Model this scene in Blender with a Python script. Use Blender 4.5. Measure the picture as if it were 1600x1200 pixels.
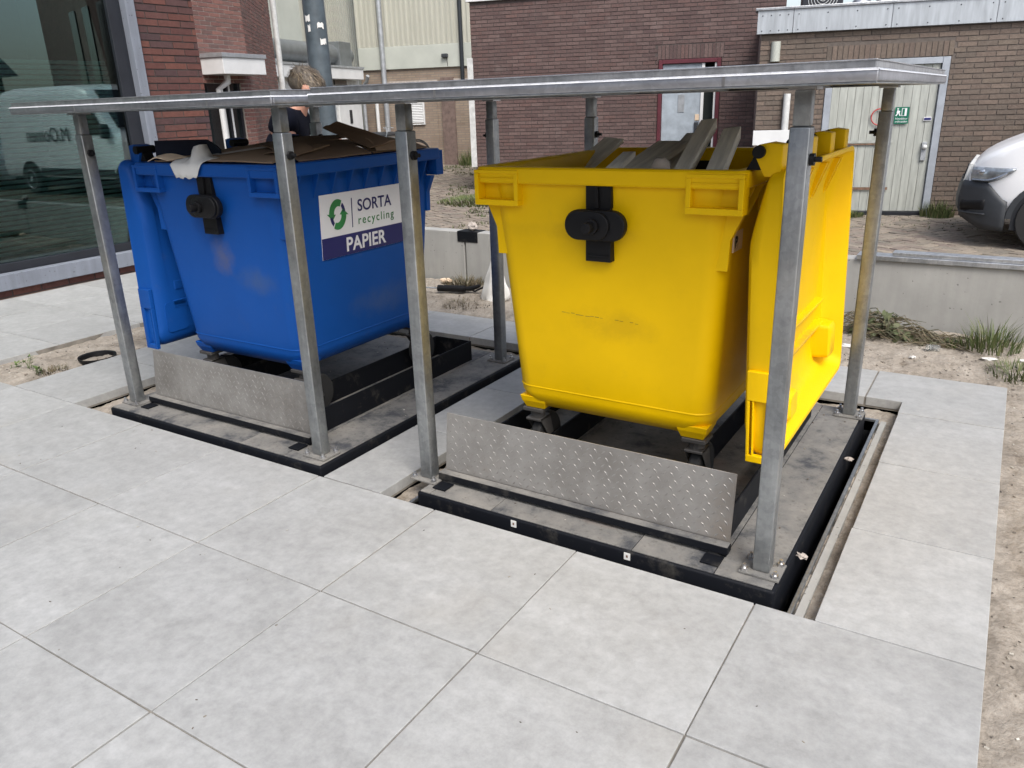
import bpy, bmesh, math, random
from mathutils import Vector, Matrix, noise
random.seed(7)
S = 0.6                                   # one paving tile is 0.6 m
R = math.radians
# ------------------------------------------------------------------ scene, camera, light
for o in list(bpy.data.objects): bpy.data.objects.remove(o, do_unlink=True)
scn = bpy.context.scene
col = scn.collection
cam_d = bpy.data.cameras.new('camera'); cam = bpy.data.objects.new('camera', cam_d); col.objects.link(cam)
cam_d.sensor_fit = 'HORIZONTAL'; cam_d.sensor_width = 36; cam_d.lens = 36*1222.815/1600
cam_d.clip_start = 0.05; cam_d.clip_end = 600
CAMP = Vector((-0.22825441*S, -3.41115875*S, 2.39158225*S))
_r = Vector((0.84953076, 0.52662617, -0.03102203)); _d = Vector((0.15403706, -0.3038692, -0.94017876)); _f = Vector((-0.50454938, 0.79393223, -0.33926618))
mw = Matrix((( _r.x, -_d.x, -_f.x, CAMP.x), (_r.y, -_d.y, -_f.y, CAMP.y), (_r.z, -_d.z, -_f.z, CAMP.z), (0, 0, 0, 1)))
cam.matrix_world = mw
scn.camera = cam

SUN_EL, SUN_AZ = 52, -40                  # azimuth measured from +x towards +y: the sun stands behind the viewer's right shoulder
world = bpy.data.worlds.new('World'); scn.world = world; world.use_nodes = True
wn = world.node_tree; wn.nodes.clear()
wo = wn.nodes.new('ShaderNodeOutputWorld'); bg = wn.nodes.new('ShaderNodeBackground'); sky = wn.nodes.new('ShaderNodeTexSky'); hs = wn.nodes.new('ShaderNodeHueSaturation')
sky.sky_type = 'NISHITA'; sky.sun_disc = False; sky.sun_elevation = R(SUN_EL); sky.sun_rotation = R(90-SUN_AZ); sky.dust_density = 3.0; sky.air_density = 1.0; sky.ozone_density = 1.0
hs.inputs['Saturation'].default_value = 0.62
wn.links.new(sky.outputs[0], hs.inputs['Color']); wn.links.new(hs.outputs[0], bg.inputs[0]); wn.links.new(bg.outputs[0], wo.inputs[0])
bg.inputs[1].default_value = 0.15
sun_d = bpy.data.lights.new('sun', 'SUN'); sun = bpy.data.objects.new('sun', sun_d); col.objects.link(sun)
sun_d.energy = 1.5; sun_d.angle = R(25); sun_d.color = (1.0, 0.96, 0.90)
az = R(SUN_AZ)
sv = Vector((math.cos(az)*math.cos(R(SUN_EL)), math.sin(az)*math.cos(R(SUN_EL)), math.sin(R(SUN_EL))))
sun.rotation_euler = sv.to_track_quat('Z', 'Y').to_euler()
scn.view_settings.view_transform = 'Standard'; scn.view_settings.look = 'None'; scn.view_settings.gamma = 1; scn.view_settings.use_curve_mapping = False
scn.view_settings.exposure = 0.78
scn.cycles.max_bounces = 7; scn.cycles.diffuse_bounces = 3; scn.cycles.glossy_bounces = 4; scn.cycles.transmission_bounces = 5; scn.cycles.transparent_max_bounces = 8

def px(p):                                # where a point falls in the 1600 x 1200 photograph: used only to rank pieces by their size in view
    q = Vector(p)-CAMP; z = q.dot(_f)
    if z < 0.05: return (-9999, -9999, z)
    return (800+1222.8*q.dot(_r)/z, 600+1222.8*q.dot(_d)/z, z)
def in_view(p, m=0):
    u, v, z = px(p); return -m < u < 1600+m and -m < v < 1200+m

# ------------------------------------------------------------------ materials
MATS = {}
def new_mat(name):
    m = bpy.data.materials.new(name); m.use_nodes = True; nt = m.node_tree
    b = nt.nodes['Principled BSDF']; MATS[name] = m
    return m, nt, b
def N(nt, t, **kw):
    n = nt.nodes.new(t)
    for k, v in kw.items():
        if k in n.inputs: n.inputs[k].default_value = v
        else: setattr(n, k, v)
    return n
def ramp(nt, stops, fac=None):
    r = nt.nodes.new('ShaderNodeValToRGB'); el = r.color_ramp.elements
    while len(el) > len(stops): el.remove(el[-1])
    while len(el) < len(stops): el.new(0.5)
    for e, (p, c) in zip(el, stops):
        e.position = p; e.color = (*c, 1) if len(c) == 3 else c
    if fac is not None: nt.links.new(fac, r.inputs[0])
    return r
def objcoord(nt, jitter=True, scale=1.0):
    tc = nt.nodes.new('ShaderNodeTexCoord')
    if not jitter: return tc.outputs['Object']
    oi = nt.nodes.new('ShaderNodeObjectInfo'); mu = N(nt, 'ShaderNodeMath', operation='MULTIPLY'); mu.inputs[1].default_value = 37.0
    nt.links.new(oi.outputs['Random'], mu.inputs[0])
    ad = N(nt, 'ShaderNodeVectorMath', operation='ADD'); nt.links.new(tc.outputs['Object'], ad.inputs[0]); nt.links.new(mu.outputs[0], ad.inputs[1])
    return ad.outputs[0]
def mix(nt, a, b, fac, mode='MIX'):
    m = nt.nodes.new('ShaderNodeMix'); m.data_type = 'RGBA'; m.blend_type = mode
    for s, v in ((m.inputs[6], a), (m.inputs[7], b), (m.inputs[0], fac)):
        if hasattr(v, 'is_linked'): nt.links.new(v, s)
        else: s.default_value = (*v, 1) if isinstance(v, tuple) and len(v) == 3 else v
    return m.outputs[2]
def noise_tex(nt, co, scale, detail=4, rough=0.55, dist=0.0):
    n = N(nt, 'ShaderNodeTexNoise', Scale=scale, Detail=detail, Roughness=rough, Distortion=dist); nt.links.new(co, n.inputs['Vector']); return n.outputs['Fac']
def bump(nt, b, h, strength=0.3, dist=0.01):
    bp = N(nt, 'ShaderNodeBump', Strength=strength, Distance=dist); nt.links.new(h, bp.inputs['Height']); nt.links.new(bp.outputs[0], b.inputs['Normal'])
def simple(name, c, rough=0.6, metal=0.0, var=0.12, scale=6.0, bmp=0.0, bscale=60, spec=None, jitter=True, stretch=None):
    m, nt, b = new_mat(name); co = objcoord(nt, jitter)
    if stretch:
        mp = N(nt, 'ShaderNodeMapping'); mp.inputs['Scale'].default_value = stretch; nt.links.new(co, mp.inputs[0]); co = mp.outputs[0]
    n = noise_tex(nt, co, scale, 5, 0.6)
    lo = tuple(max(0, x*(1-var*1.6)) for x in c); hi = tuple(min(1, x*(1+var*1.6)) for x in c)
    r = ramp(nt, [(0.25, lo), (0.75, hi)], n); nt.links.new(r.outputs[0], b.inputs['Base Color'])
    rr = N(nt, 'ShaderNodeMapRange'); rr.inputs[3].default_value = max(0, rough-0.1); rr.inputs[4].default_value = min(1, rough+0.1); nt.links.new(n, rr.inputs[0]); nt.links.new(rr.outputs[0], b.inputs['Roughness'])
    b.inputs['Metallic'].default_value = metal
    if spec is not None: b.inputs['Specular IOR Level'].default_value = spec
    if bmp: bump(nt, b, noise_tex(nt, co, bscale, 3), bmp, 0.004)
    return m

# paving tile
m, nt, b = new_mat('tile'); co = objcoord(nt)
mp = N(nt, 'ShaderNodeMapping'); mp.inputs['Scale'].default_value = (1, 1.5, 1); nt.links.new(co, mp.inputs[0])
n1 = noise_tex(nt, mp.outputs[0], 3.0, 6, 0.64, 0.2); n2 = noise_tex(nt, co, 22, 6, 0.80); n3 = noise_tex(nt, co, 1.7, 3, 0.5); n4 = noise_tex(nt, co, 160, 2)
c1 = ramp(nt, [(0.30, (0.348, 0.348, 0.338)), (0.50, (0.383, 0.384, 0.374)), (0.70, (0.422, 0.424, 0.416))], n1)
c2 = ramp(nt, [(0.32, (0.80, 0.80, 0.80)), (0.70, (1.12, 1.12, 1.12))], n2)
cc = mix(nt, c1.outputs[0], c2.outputs[0], 1.0, 'MULTIPLY')
st = ramp(nt, [(0.60, (0, 0, 0)), (0.78, (1, 1, 1))], n3)
cc = mix(nt, cc, (0.42, 0.375, 0.30), mix(nt, (0, 0, 0), st.outputs[0], 0.22))
oi = N(nt, 'ShaderNodeObjectInfo'); tv = N(nt, 'ShaderNodeMapRange'); tv.inputs[3].default_value = 0.91; tv.inputs[4].default_value = 1.04; nt.links.new(oi.outputs['Random'], tv.inputs[0])
cc = mix(nt, cc, tv.outputs[0], 1.0, 'MULTIPLY')
nt.links.new(cc, b.inputs['Base Color']); rr = N(nt, 'ShaderNodeMapRange'); rr.inputs[3].default_value = 0.42; rr.inputs[4].default_value = 0.68; nt.links.new(n2, rr.inputs[0]); nt.links.new(rr.outputs[0], b.inputs['Roughness'])
bump(nt, b, n4, 0.08, 0.002)
# sand
m, nt, b = new_mat('sand'); co = objcoord(nt, False)
n1 = noise_tex(nt, co, 3.5, 6, 0.65); n2 = noise_tex(nt, co, 55, 5, 0.7); n3 = noise_tex(nt, co, 9, 5, 0.7)
c1 = ramp(nt, [(0.3, (0.235, 0.205, 0.17)), (0.5, (0.36, 0.32, 0.27)), (0.75, (0.45, 0.405, 0.35))], n1)
c2 = ramp(nt, [(0.3, (0.62, 0.6, 0.58)), (0.6, (1.0, 1.0, 1.0))], n2)
c3 = ramp(nt, [(0.54, (1, 1, 1)), (0.70, (0.45, 0.40, 0.34))], n3)
cc = mix(nt, mix(nt, c1.outputs[0], c2.outputs[0], 0.8, 'MULTIPLY'), c3.outputs[0], 0.6, 'MULTIPLY')
nt.links.new(cc, b.inputs['Base Color']); b.inputs['Roughness'].default_value = 0.95; b.inputs['Specular IOR Level'].default_value = 0.1
bump(nt, b, n2, 0.8, 0.012)
# dusty steel deck
m, nt, b = new_mat('deck'); co = objcoord(nt)
n1 = noise_tex(nt, co, 5, 8, 0.7); n2 = noise_tex(nt, co, 45, 5, 0.7); n3 = noise_tex(nt, co, 1.8, 3)
c1 = ramp(nt, [(0.36, (0.055, 0.058, 0.065)), (0.47, (0.165, 0.16, 0.15)), (0.7, (0.265, 0.25, 0.225))], n1)
c2 = ramp(nt, [(0.28, (0.45, 0.43, 0.4)), (0.45, (1, 1, 1))], n2)
c3 = ramp(nt, [(0.62, (0, 0, 0)), (0.75, (1, 1, 1))], n3)
cc = mix(nt, c1.outputs[0], c2.outputs[0], 0.8, 'MULTIPLY'); cc = mix(nt, cc, (0.26, 0.15, 0.10), mix(nt, (0, 0, 0), c3.outputs[0], 0.45))
nt.links.new(cc, b.inputs['Base Color']); b.inputs['Roughness'].default_value = 0.8
bump(nt, b, n2, 0.3, 0.004)
# galvanised steel
def galv(name, lo, hi, rough, metal, stripes=True, warm=0.25, strz=(1, 1, 0.16)):
    m, nt, b = new_mat(name); co = objcoord(nt)
    n1 = noise_tex(nt, co, 7, 5, 0.65); v = N(nt, 'ShaderNodeTexVoronoi', Scale=70.0); nt.links.new(co, v.inputs['Vector'])
    mp = N(nt, 'ShaderNodeMapping'); mp.inputs['Scale'].default_value = strz; nt.links.new(co, mp.inputs[0]); n2 = noise_tex(nt, mp.outputs[0], 26, 5, 0.7)
    c1 = ramp(nt, [(0.3, lo), (0.7, hi)], n1); c2 = ramp(nt, [(0.3, (0.78, 0.78, 0.8)), (0.7, (1.1, 1.1, 1.1))], n2)
    cc = mix(nt, c1.outputs[0], c2.outputs[0], 1, 'MULTIPLY'); sp = N(nt, 'ShaderNodeSeparateColor'); nt.links.new(v.outputs['Color'], sp.inputs[0])
    sg = ramp(nt, [(0, (0.9, 0.9, 0.9)), (1, (1.06, 1.06, 1.06))], sp.outputs[0]); cc = mix(nt, cc, sg.outputs[0], 1, 'MULTIPLY')
    wr = ramp(nt, [(0.58, (0, 0, 0)), (0.72, (1, 1, 1))], noise_tex(nt, co, 3.1, 4)); cc = mix(nt, cc, (0.40, 0.33, 0.22), mix(nt, (0, 0, 0), wr.outputs[0], warm))
    nt.links.new(cc, b.inputs['Base Color']); b.inputs['Metallic'].default_value = metal
    rr = N(nt, 'ShaderNodeMapRange'); rr.inputs[3].default_value = rough-0.1; rr.inputs[4].default_value = rough+0.14; nt.links.new(n2, rr.inputs[0]); nt.links.new(rr.outputs[0], b.inputs['Roughness'])
    return m
galv('galv', (0.27, 0.285, 0.29), (0.43, 0.445, 0.445), 0.40, 0.85, True, 0.18)
galv('zinc_edge', (0.40, 0.42, 0.44), (0.62, 0.63, 0.64), 0.34, 0.85, True, 0.05)
galv('zinc_frame', (0.36, 0.37, 0.40), (0.50, 0.51, 0.54), 0.36, 0.85, True, 0.03, (0.12, 0.12, 1.6))
galv('edge_highlight', (0.72, 0.73, 0.74), (0.82, 0.83, 0.84), 0.35, 0.25, True, 0.02)  # near-white, mostly diffuse: paints the bright line along the roof frame
galv('bolt', (0.5, 0.5, 0.5), (0.65, 0.65, 0.65), 0.3, 0.9, True, 0.05)
# tread plate aluminium
m, nt, b = new_mat('tread'); co = objcoord(nt); n1 = noise_tex(nt, co, 5, 5, 0.65); n2 = noise_tex(nt, co, 40, 4)
c1 = ramp(nt, [(0.3, (0.27, 0.255, 0.235)), (0.7, (0.43, 0.415, 0.395))], n1)
wr = ramp(nt, [(0.60, (0, 0, 0)), (0.8, (1, 1, 1))], noise_tex(nt, co, 2.4, 4)); cc = mix(nt, c1.outputs[0], (0.30, 0.22, 0.15), mix(nt, (0, 0, 0), wr.outputs[0], 0.5))
nt.links.new(cc, b.inputs['Base Color']); b.inputs['Metallic'].default_value = 0.7; b.inputs['Roughness'].default_value = 0.5
bump(nt, b, n2, 0.1, 0.002)
# plastics
def plastic(name, c, rough, scuff=(0.25, 0.22, 0.18), amt=0.25, stains=()):
    m, nt, b = new_mat(name); co = objcoord(nt, False)
    n1 = noise_tex(nt, co, 2.6, 5, 0.6); n2 = noise_tex(nt, co, 9, 7, 0.75); mp = N(nt, 'ShaderNodeMapping'); mp.inputs['Scale'].default_value = (14, 14, 90); nt.links.new(co, mp.inputs[0]); n3 = noise_tex(nt, mp.outputs[0], 1.0, 4, 0.7)
    c1 = ramp(nt, [(0.3, tuple(x*0.93 for x in c)), (0.7, tuple(min(1, x*1.05) for x in c))], n1)
    a = ramp(nt, [(0.60, (0, 0, 0)), (0.80, (1, 1, 1))], n2); s = ramp(nt, [(0.66, (0, 0, 0)), (0.74, (1, 1, 1))], n3)
    f = mix(nt, a.outputs[0], s.outputs[0], 0.3); cc = mix(nt, c1.outputs[0], scuff, mix(nt, (0, 0, 0), f, amt))
    for (pos, scl, colr, k_) in stains:       # grease and dirt with a place of their own
        mq = N(nt, 'ShaderNodeMapping', vector_type='TEXTURE'); mq.inputs['Location'].default_value = pos; mq.inputs['Scale'].default_value = scl; nt.links.new(co, mq.inputs[0])
        ln = N(nt, 'ShaderNodeVectorMath', operation='LENGTH'); nt.links.new(mq.outputs[0], ln.inputs[0])
        sb = N(nt, 'ShaderNodeMath', operation='SUBTRACT'); sb.inputs[0].default_value = 1.25; nt.links.new(ln.outputs['Value'], sb.inputs[1])
        ml = N(nt, 'ShaderNodeMath', operation='MULTIPLY', use_clamp=True); nt.links.new(sb.outputs[0], ml.inputs[0]); nt.links.new(n2, ml.inputs[1])
        sr = ramp(nt, [(0.22, (0, 0, 0)), (0.55, (k_, k_, k_))], ml.outputs[0]); cc = mix(nt, cc, colr, sr.outputs[0])
    nt.links.new(cc, b.inputs['Base Color'])
    rr = N(nt, 'ShaderNodeMapRange'); rr.inputs[3].default_value = rough-0.08; rr.inputs[4].default_value = rough+0.16; nt.links.new(n2, rr.inputs[0]); nt.links.new(rr.outputs[0], b.inputs['Roughness'])
    bump(nt, b, noise_tex(nt, co, 3.0, 2), 0.12, 0.02); b.inputs['Specular IOR Level'].default_value = 0.2
    return m
plastic('yellow', (0.84, 0.52, 0.0), 0.44, (0.40, 0.26, 0.04), 0.20, [((0.03, -0.5, 0.67), (0.24, 0.1, 0.09), (0.42, 0.25, 0.01), 0.30), ((0.58, 0.0, 0.53), (0.06, 0.5, 0.16), (0.33, 0.20, 0.05), 0.6), ((0.56, -0.2, 0.36), (0.08, 0.5, 0.08), (0.33, 0.20, 0.05), 0.5), ((-0.1, -0.5, 1.0), (0.5, 0.08, 0.05), (0.45, 0.27, 0.01), 0.25)])
plastic('blue', (0.006, 0.074, 0.325), 0.44, (0.14, 0.13, 0.12), 0.20, [((0.0, 0.5, 0.80), (0.11, 0.12, 0.13), (0.14, 0.12, 0.11), 0.45), ((-0.2, 0.48, 0.70), (0.2, 0.1, 0.10), (0.08, 0.11, 0.16), 0.4), ((-0.42, -0.1, 0.5), (0.1, 0.35, 0.12), (0.10, 0.14, 0.22), 0.35)])
plastic('black_plastic', (0.009, 0.009, 0.010), 0.42, (0.05, 0.05, 0.045), 0.2)
plastic('navy_sheet', (0.006, 0.010, 0.025), 0.4, (0.05, 0.05, 0.05), 0.2)
# black painted steel with dust
m, nt, b = new_mat('black_steel'); co = objcoord(nt); n1 = noise_tex(nt, co, 9, 7, 0.72)
c1 = ramp(nt, [(0.56, (0.006, 0.007, 0.010)), (0.80, (0.075, 0.07, 0.06))], n1); nt.links.new(c1.outputs[0], b.inputs['Base Color']); b.inputs['Roughness'].default_value = 0.6; b.inputs['Specular IOR Level'].default_value = 0.18
simple('pit_dark', (0.010, 0.012, 0.016), 0.8)
simple('rubber', (0.02, 0.02, 0.02), 0.8)
simple('caster', (0.10, 0.095, 0.09), 0.55, 0.5)
# bricks: colour jitter per object and per island
def brickmat(name, cols, dirt=(0.05, 0.045, 0.04), amt=0.35, pale=None):
    m, nt, b = new_mat(name); tc = N(nt, 'ShaderNodeTexCoord'); oi = N(nt, 'ShaderNodeObjectInfo'); gm = N(nt, 'ShaderNodeNewGeometry')
    ad = N(nt, 'ShaderNodeMath', operation='ADD'); nt.links.new(oi.outputs['Random'], ad.inputs[0]); nt.links.new(gm.outputs['Random Per Island'], ad.inputs[1])
    fr = N(nt, 'ShaderNodeMath', operation='FRACT'); nt.links.new(ad.outputs[0], fr.inputs[0])
    k = len(cols); r = ramp(nt, [(i/(k-1), c) for i, c in enumerate(cols)], fr.outputs[0])
    n1 = noise_tex(nt, gm.outputs['Position'], 30, 6, 0.7); n2 = noise_tex(nt, gm.outputs['Position'], 1.3, 5, 0.65)
    c2 = ramp(nt, [(0.3, (0.72, 0.7, 0.7)), (0.7, (1.12, 1.12, 1.12))], n1); cc = mix(nt, r.outputs[0], c2.outputs[0], 1, 'MULTIPLY')
    d = ramp(nt, [(0.5, (0, 0, 0)), (0.75, (1, 1, 1))], n2); cc = mix(nt, cc, dirt, mix(nt, (0, 0, 0), d.outputs[0], amt))
    if pale:
        n4 = noise_tex(nt, gm.outputs['Position'], 2.3, 6, 0.7); pz = ramp(nt, [(0.56, (0, 0, 0)), (0.72, (1, 1, 1))], n4); cc = mix(nt, cc, pale, mix(nt, (0, 0, 0), pz.outputs[0], 0.4))
    nt.links.new(cc, b.inputs['Base Color']); b.inputs['Roughness'].default_value = 0.88
    bump(nt, b, n1, 0.4, 0.004)
    return m
brickmat('brick_red', [(0.125, 0.048, 0.038), (0.10, 0.04, 0.036), (0.155, 0.06, 0.044), (0.06, 0.036, 0.04), (0.135, 0.052, 0.04), (0.085, 0.045, 0.045)])
brickmat('brick_pink', [(0.22, 0.10, 0.085), (0.17, 0.085, 0.075), (0.27, 0.13, 0.105), (0.15, 0.09, 0.08), (0.24, 0.12, 0.10)])
brickmat('brick_plum', [(0.135, 0.087, 0.080), (0.118, 0.078, 0.073), (0.165, 0.112, 0.103), (0.105, 0.068, 0.065), (0.150, 0.092, 0.083)], (0.06, 0.045, 0.042), 0.35, (0.22, 0.18, 0.17))
brickmat('brick_brown', [(0.165, 0.13, 0.105), (0.135, 0.11, 0.09), (0.195, 0.15, 0.12), (0.145, 0.11, 0.09), (0.175, 0.14, 0.11)], (0.09, 0.075, 0.065), 0.35)
brickmat('paver', [(0.25, 0.215, 0.17), (0.18, 0.16, 0.135), (0.31, 0.265, 0.21), (0.20, 0.16, 0.135), (0.28, 0.24, 0.195)], (0.16, 0.15, 0.12), 0.5)
for nm, c in (('mortar_dark', (0.07, 0.062, 0.058)), ('mortar_light', (0.42, 0.37, 0.33)), ('mortar_mid', (0.125, 0.105, 0.092)), ('mortar_plum', (0.085, 0.068, 0.064))): simple(nm, c, 0.95, 0, 0.15, 20)
# far bricks as a texture
m, nt, b = new_mat('brick_far'); tc = N(nt, 'ShaderNodeTexCoord'); bt = N(nt, 'ShaderNodeTexBrick', Scale=1.0)
bt.inputs['Color1'].default_value = (0.31, 0.25, 0.19, 1); bt.inputs['Color2'].default_value = (0.25, 0.19, 0.15, 1); bt.inputs['Mortar'].default_value = (0.22, 0.19, 0.16, 1)
bt.inputs['Brick Width'].default_value = 0.222; bt.inputs['Row Height'].default_value = 0.0625; bt.inputs['Mortar Size'].default_value = 0.010
sx = N(nt, 'ShaderNodeSeparateXYZ'); nt.links.new(tc.outputs['Object'], sx.inputs[0]); cb = N(nt, 'ShaderNodeCombineXYZ'); nt.links.new(sx.outputs[0], cb.inputs[0]); nt.links.new(sx.outputs[2], cb.inputs[1]); nt.links.new(cb.outputs[0], bt.inputs['Vector'])
g = noise_tex(nt, tc.outputs['Object'], 1.5, 5); g2 = ramp(nt, [(0.3, (0.75, 0.72, 0.7)), (0.7, (1.1, 1.1, 1.1))], g)
nt.links.new(mix(nt, bt.outputs[0], g2.outputs[0], 1, 'MULTIPLY'), b.inputs['Base Color']); b.inputs['Roughness'].default_value = 0.9
simple('brick_far_dark', (0.16, 0.115, 0.10), 0.9, 0, 0.25, 9)
# others
def concrete(name, c, streak=0.25):
    m, nt, b = new_mat(name); co = objcoord(nt, False); n1 = noise_tex(nt, co, 2.5, 6, 0.6); mp = N(nt, 'ShaderNodeMapping'); mp.inputs['Scale'].default_value = (9, 9, 0.8); nt.links.new(co, mp.inputs[0]); n2 = noise_tex(nt, mp.outputs[0], 1.5, 5, 0.65)
    v = noise_tex(nt, co, 48, 1, 0.3)
    c1 = ramp(nt, [(0.3, tuple(x*0.86 for x in c)), (0.7, tuple(x*1.1 for x in c))], n1); c2 = ramp(nt, [(0.3, (1-streak, 1-streak, 1-streak)), (0.7, (1.05, 1.05, 1.05))], n2)
    cc = mix(nt, c1.outputs[0], c2.outputs[0], 1, 'MULTIPLY'); ps = ramp(nt, [(0.24, (0.35, 0.35, 0.35)), (0.28, (1, 1, 1))], v); cc = mix(nt, cc, ps.outputs[0], 0.7, 'MULTIPLY')
    nt.links.new(cc, b.inputs['Base Color']); b.inputs['Roughness'].default_value = 0.85; bump(nt, b, v, 0.15, 0.004)
concrete('concrete', (0.37, 0.365, 0.345), 0.10); concrete('bluestone', (0.20, 0.22, 0.26), 0.2)
simple('joint_sand', (0.20, 0.183, 0.158), 0.95, 0, 0.25, 12)
simple('white_paint', (0.72, 0.73, 0.73), 0.5, 0, 0.06, 3)
simple('white_worn', (0.62, 0.63, 0.62), 0.55, 0, 0.16, 9)
simple('fascia', (0.40, 0.43, 0.46), 0.45, 0.15, 0.14, 5, stretch=(4, 4, 0.5))
simple('frame_dark', (0.016, 0.018, 0.024), 0.4, 0, 0.1)
simple('frame_red', (0.10, 0.018, 0.028), 0.5, 0, 0.15)
simple('door_blue', (0.36, 0.41, 0.46), 0.55, 0, 0.14, 7)
simple('door_cream', (0.385, 0.40, 0.365), 0.65, 0, 0.15, 6, stretch=(4, 4, 0.5))
simple('door_frame', (0.33, 0.36, 0.40), 0.5, 0, 0.12)
simple('rust', (0.20, 0.12, 0.08), 0.8, 0.2, 0.3, 25)
simple('rust_light', (0.50, 0.33, 0.11), 0.8, 0, 0.3, 40)
simple('cladding', (0.46, 0.455, 0.39), 0.55, 0.1, 0.06, 1.2, stretch=(1, 1, 0.3))
simple('cladding_pale', (0.47, 0.49, 0.44), 0.55, 0.05, 0.06, 2)
simple('duct', (0.20, 0.215, 0.22), 0.4, 0.5, 0.15, 5)
simple('pole', (0.075, 0.095, 0.11), 0.45, 0.1, 0.2, 9)
simple('pipe_zinc', (0.42, 0.44, 0.46), 0.45, 0.5, 0.15, 8)
simple('pipe_black', (0.02, 0.024, 0.03), 0.4)
simple('cardboard', (0.34, 0.235, 0.155), 0.85, 0, 0.12, 4, bmp=0.15, bscale=30)
simple('cardboard_dark', (0.25, 0.17, 0.115), 0.85, 0, 0.12, 4, bmp=0.15, bscale=30)
simple('tape', (0.38, 0.36, 0.34), 0.35, 0, 0.05)
simple('paper', (0.70, 0.69, 0.66), 0.8, 0, 0.05)
simple('wood_grey', (0.78, 0.74, 0.66), 0.85, 0, 0.18, 5, bmp=0.2, bscale=25, stretch=(9, 9, 1))
simple('van_white', (0.84, 0.85, 0.87), 0.22, 0, 0.03, 2, spec=0.6)
simple('van_grey', (0.032, 0.036, 0.042), 0.55, 0, 0.1, 10)
simple('chrome', (0.55, 0.57, 0.60), 0.18, 0.9, 0.1)
simple('lamp_lens', (0.34, 0.37, 0.40), 0.08, 0.55, 0.35, 14)
simple('dark_glass', (0.012, 0.016, 0.018), 0.06, 0, 0.1, spec=0.8)
simple('text_navy', (0.018, 0.018, 0.12), 0.5, 0, 0.02); simple('text_white', (0.78, 0.78, 0.80), 0.5, 0, 0.02); simple('text_green', (0.03, 0.22, 0.06), 0.5, 0, 0.25, 4); simple('text_black', (0.012, 0.012, 0.012), 0.5, 0, 0.02)
simple('sign_green', (0.0, 0.13, 0.075), 0.4, 0, 0.03); simple('sign_red', (0.45, 0.05, 0.05), 0.5); simple('label_orange', (0.80, 0.62, 0.45), 0.6)
simple('skin', (0.45, 0.23, 0.16), 0.55, 0, 0.1, 12); simple('shirt', (0.006, 0.007, 0.013), 0.95, 0, 0.2, 14, bmp=0.3, bscale=18, spec=0.1); simple('trousers', (0.03, 0.032, 0.04), 0.9)
simple('hair', (0.10, 0.082, 0.062), 0.5, 0, 0.5, 22)
simple('blind', (0.66, 0.72, 0.70), 0.6, 0, 0.06)
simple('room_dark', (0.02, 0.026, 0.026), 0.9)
simple('debris', (0.09, 0.072, 0.045), 0.9, 0, 0.4, 30)
def leafmat(name, cols):
    m, nt, b = new_mat(name); gm = N(nt, 'ShaderNodeNewGeometry'); k = len(cols)
    r = ramp(nt, [(i/(k-1), c) for i, c in enumerate(cols)], gm.outputs['Random Per Island']); nt.links.new(r.outputs[0], b.inputs['Base Color']); b.inputs['Roughness'].default_value = 0.65
    b.inputs['Subsurface Weight'].default_value = 0.0
leafmat('grass', [(0.055, 0.085, 0.022), (0.085, 0.12, 0.035), (0.12, 0.14, 0.05), (0.17, 0.155, 0.075)])
leafmat('dry', [(0.10, 0.075, 0.04), (0.16, 0.125, 0.07), (0.075, 0.075, 0.035), (0.06, 0.05, 0.03), (0.22, 0.18, 0.12)])
leafmat('moss', [(0.06, 0.08, 0.03), (0.09, 0.105, 0.045), (0.12, 0.115, 0.06)])
leafmat('leafgreen', [(0.07, 0.12, 0.03), (0.12, 0.17, 0.05), (0.10, 0.14, 0.045)])
leafmat('litter', [(0.55, 0.52, 0.46), (0.30, 0.27, 0.22), (0.10, 0.085, 0.07), (0.16, 0.13, 0.10), (0.06, 0.055, 0.05)])
# facade glass: fresnel reflection over a tinted, see-through pane
m = bpy.data.materials.new('glass'); m.use_nodes = True; MATS['glass'] = m; nt = m.node_tree; nt.nodes.clear()
out = N(nt, 'ShaderNodeOutputMaterial'); gl = N(nt, 'ShaderNodeBsdfGlossy', Roughness=0.0); gl.inputs['Color'].default_value = (0.80, 0.93, 0.93, 1); tr = N(nt, 'ShaderNodeBsdfTransparent'); tr.inputs['Color'].default_value = (0.55, 0.66, 0.64, 1)
fr = N(nt, 'ShaderNodeFresnel', IOR=1.85); mx = N(nt, 'ShaderNodeMixShader'); nt.links.new(fr.outputs[0], mx.inputs[0]); nt.links.new(tr.outputs[0], mx.inputs[1]); nt.links.new(gl.outputs[0], mx.inputs[2]); nt.links.new(mx.outputs[0], out.inputs[0])
m, nt, b = new_mat('clear_plastic'); b.inputs['Base Color'].default_value = (0.8, 0.82, 0.82, 1); b.inputs['Transmission Weight'].default_value = 0.92; b.inputs['IOR'].default_value = 1.12; b.inputs['Roughness'].default_value = 0.12

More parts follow.
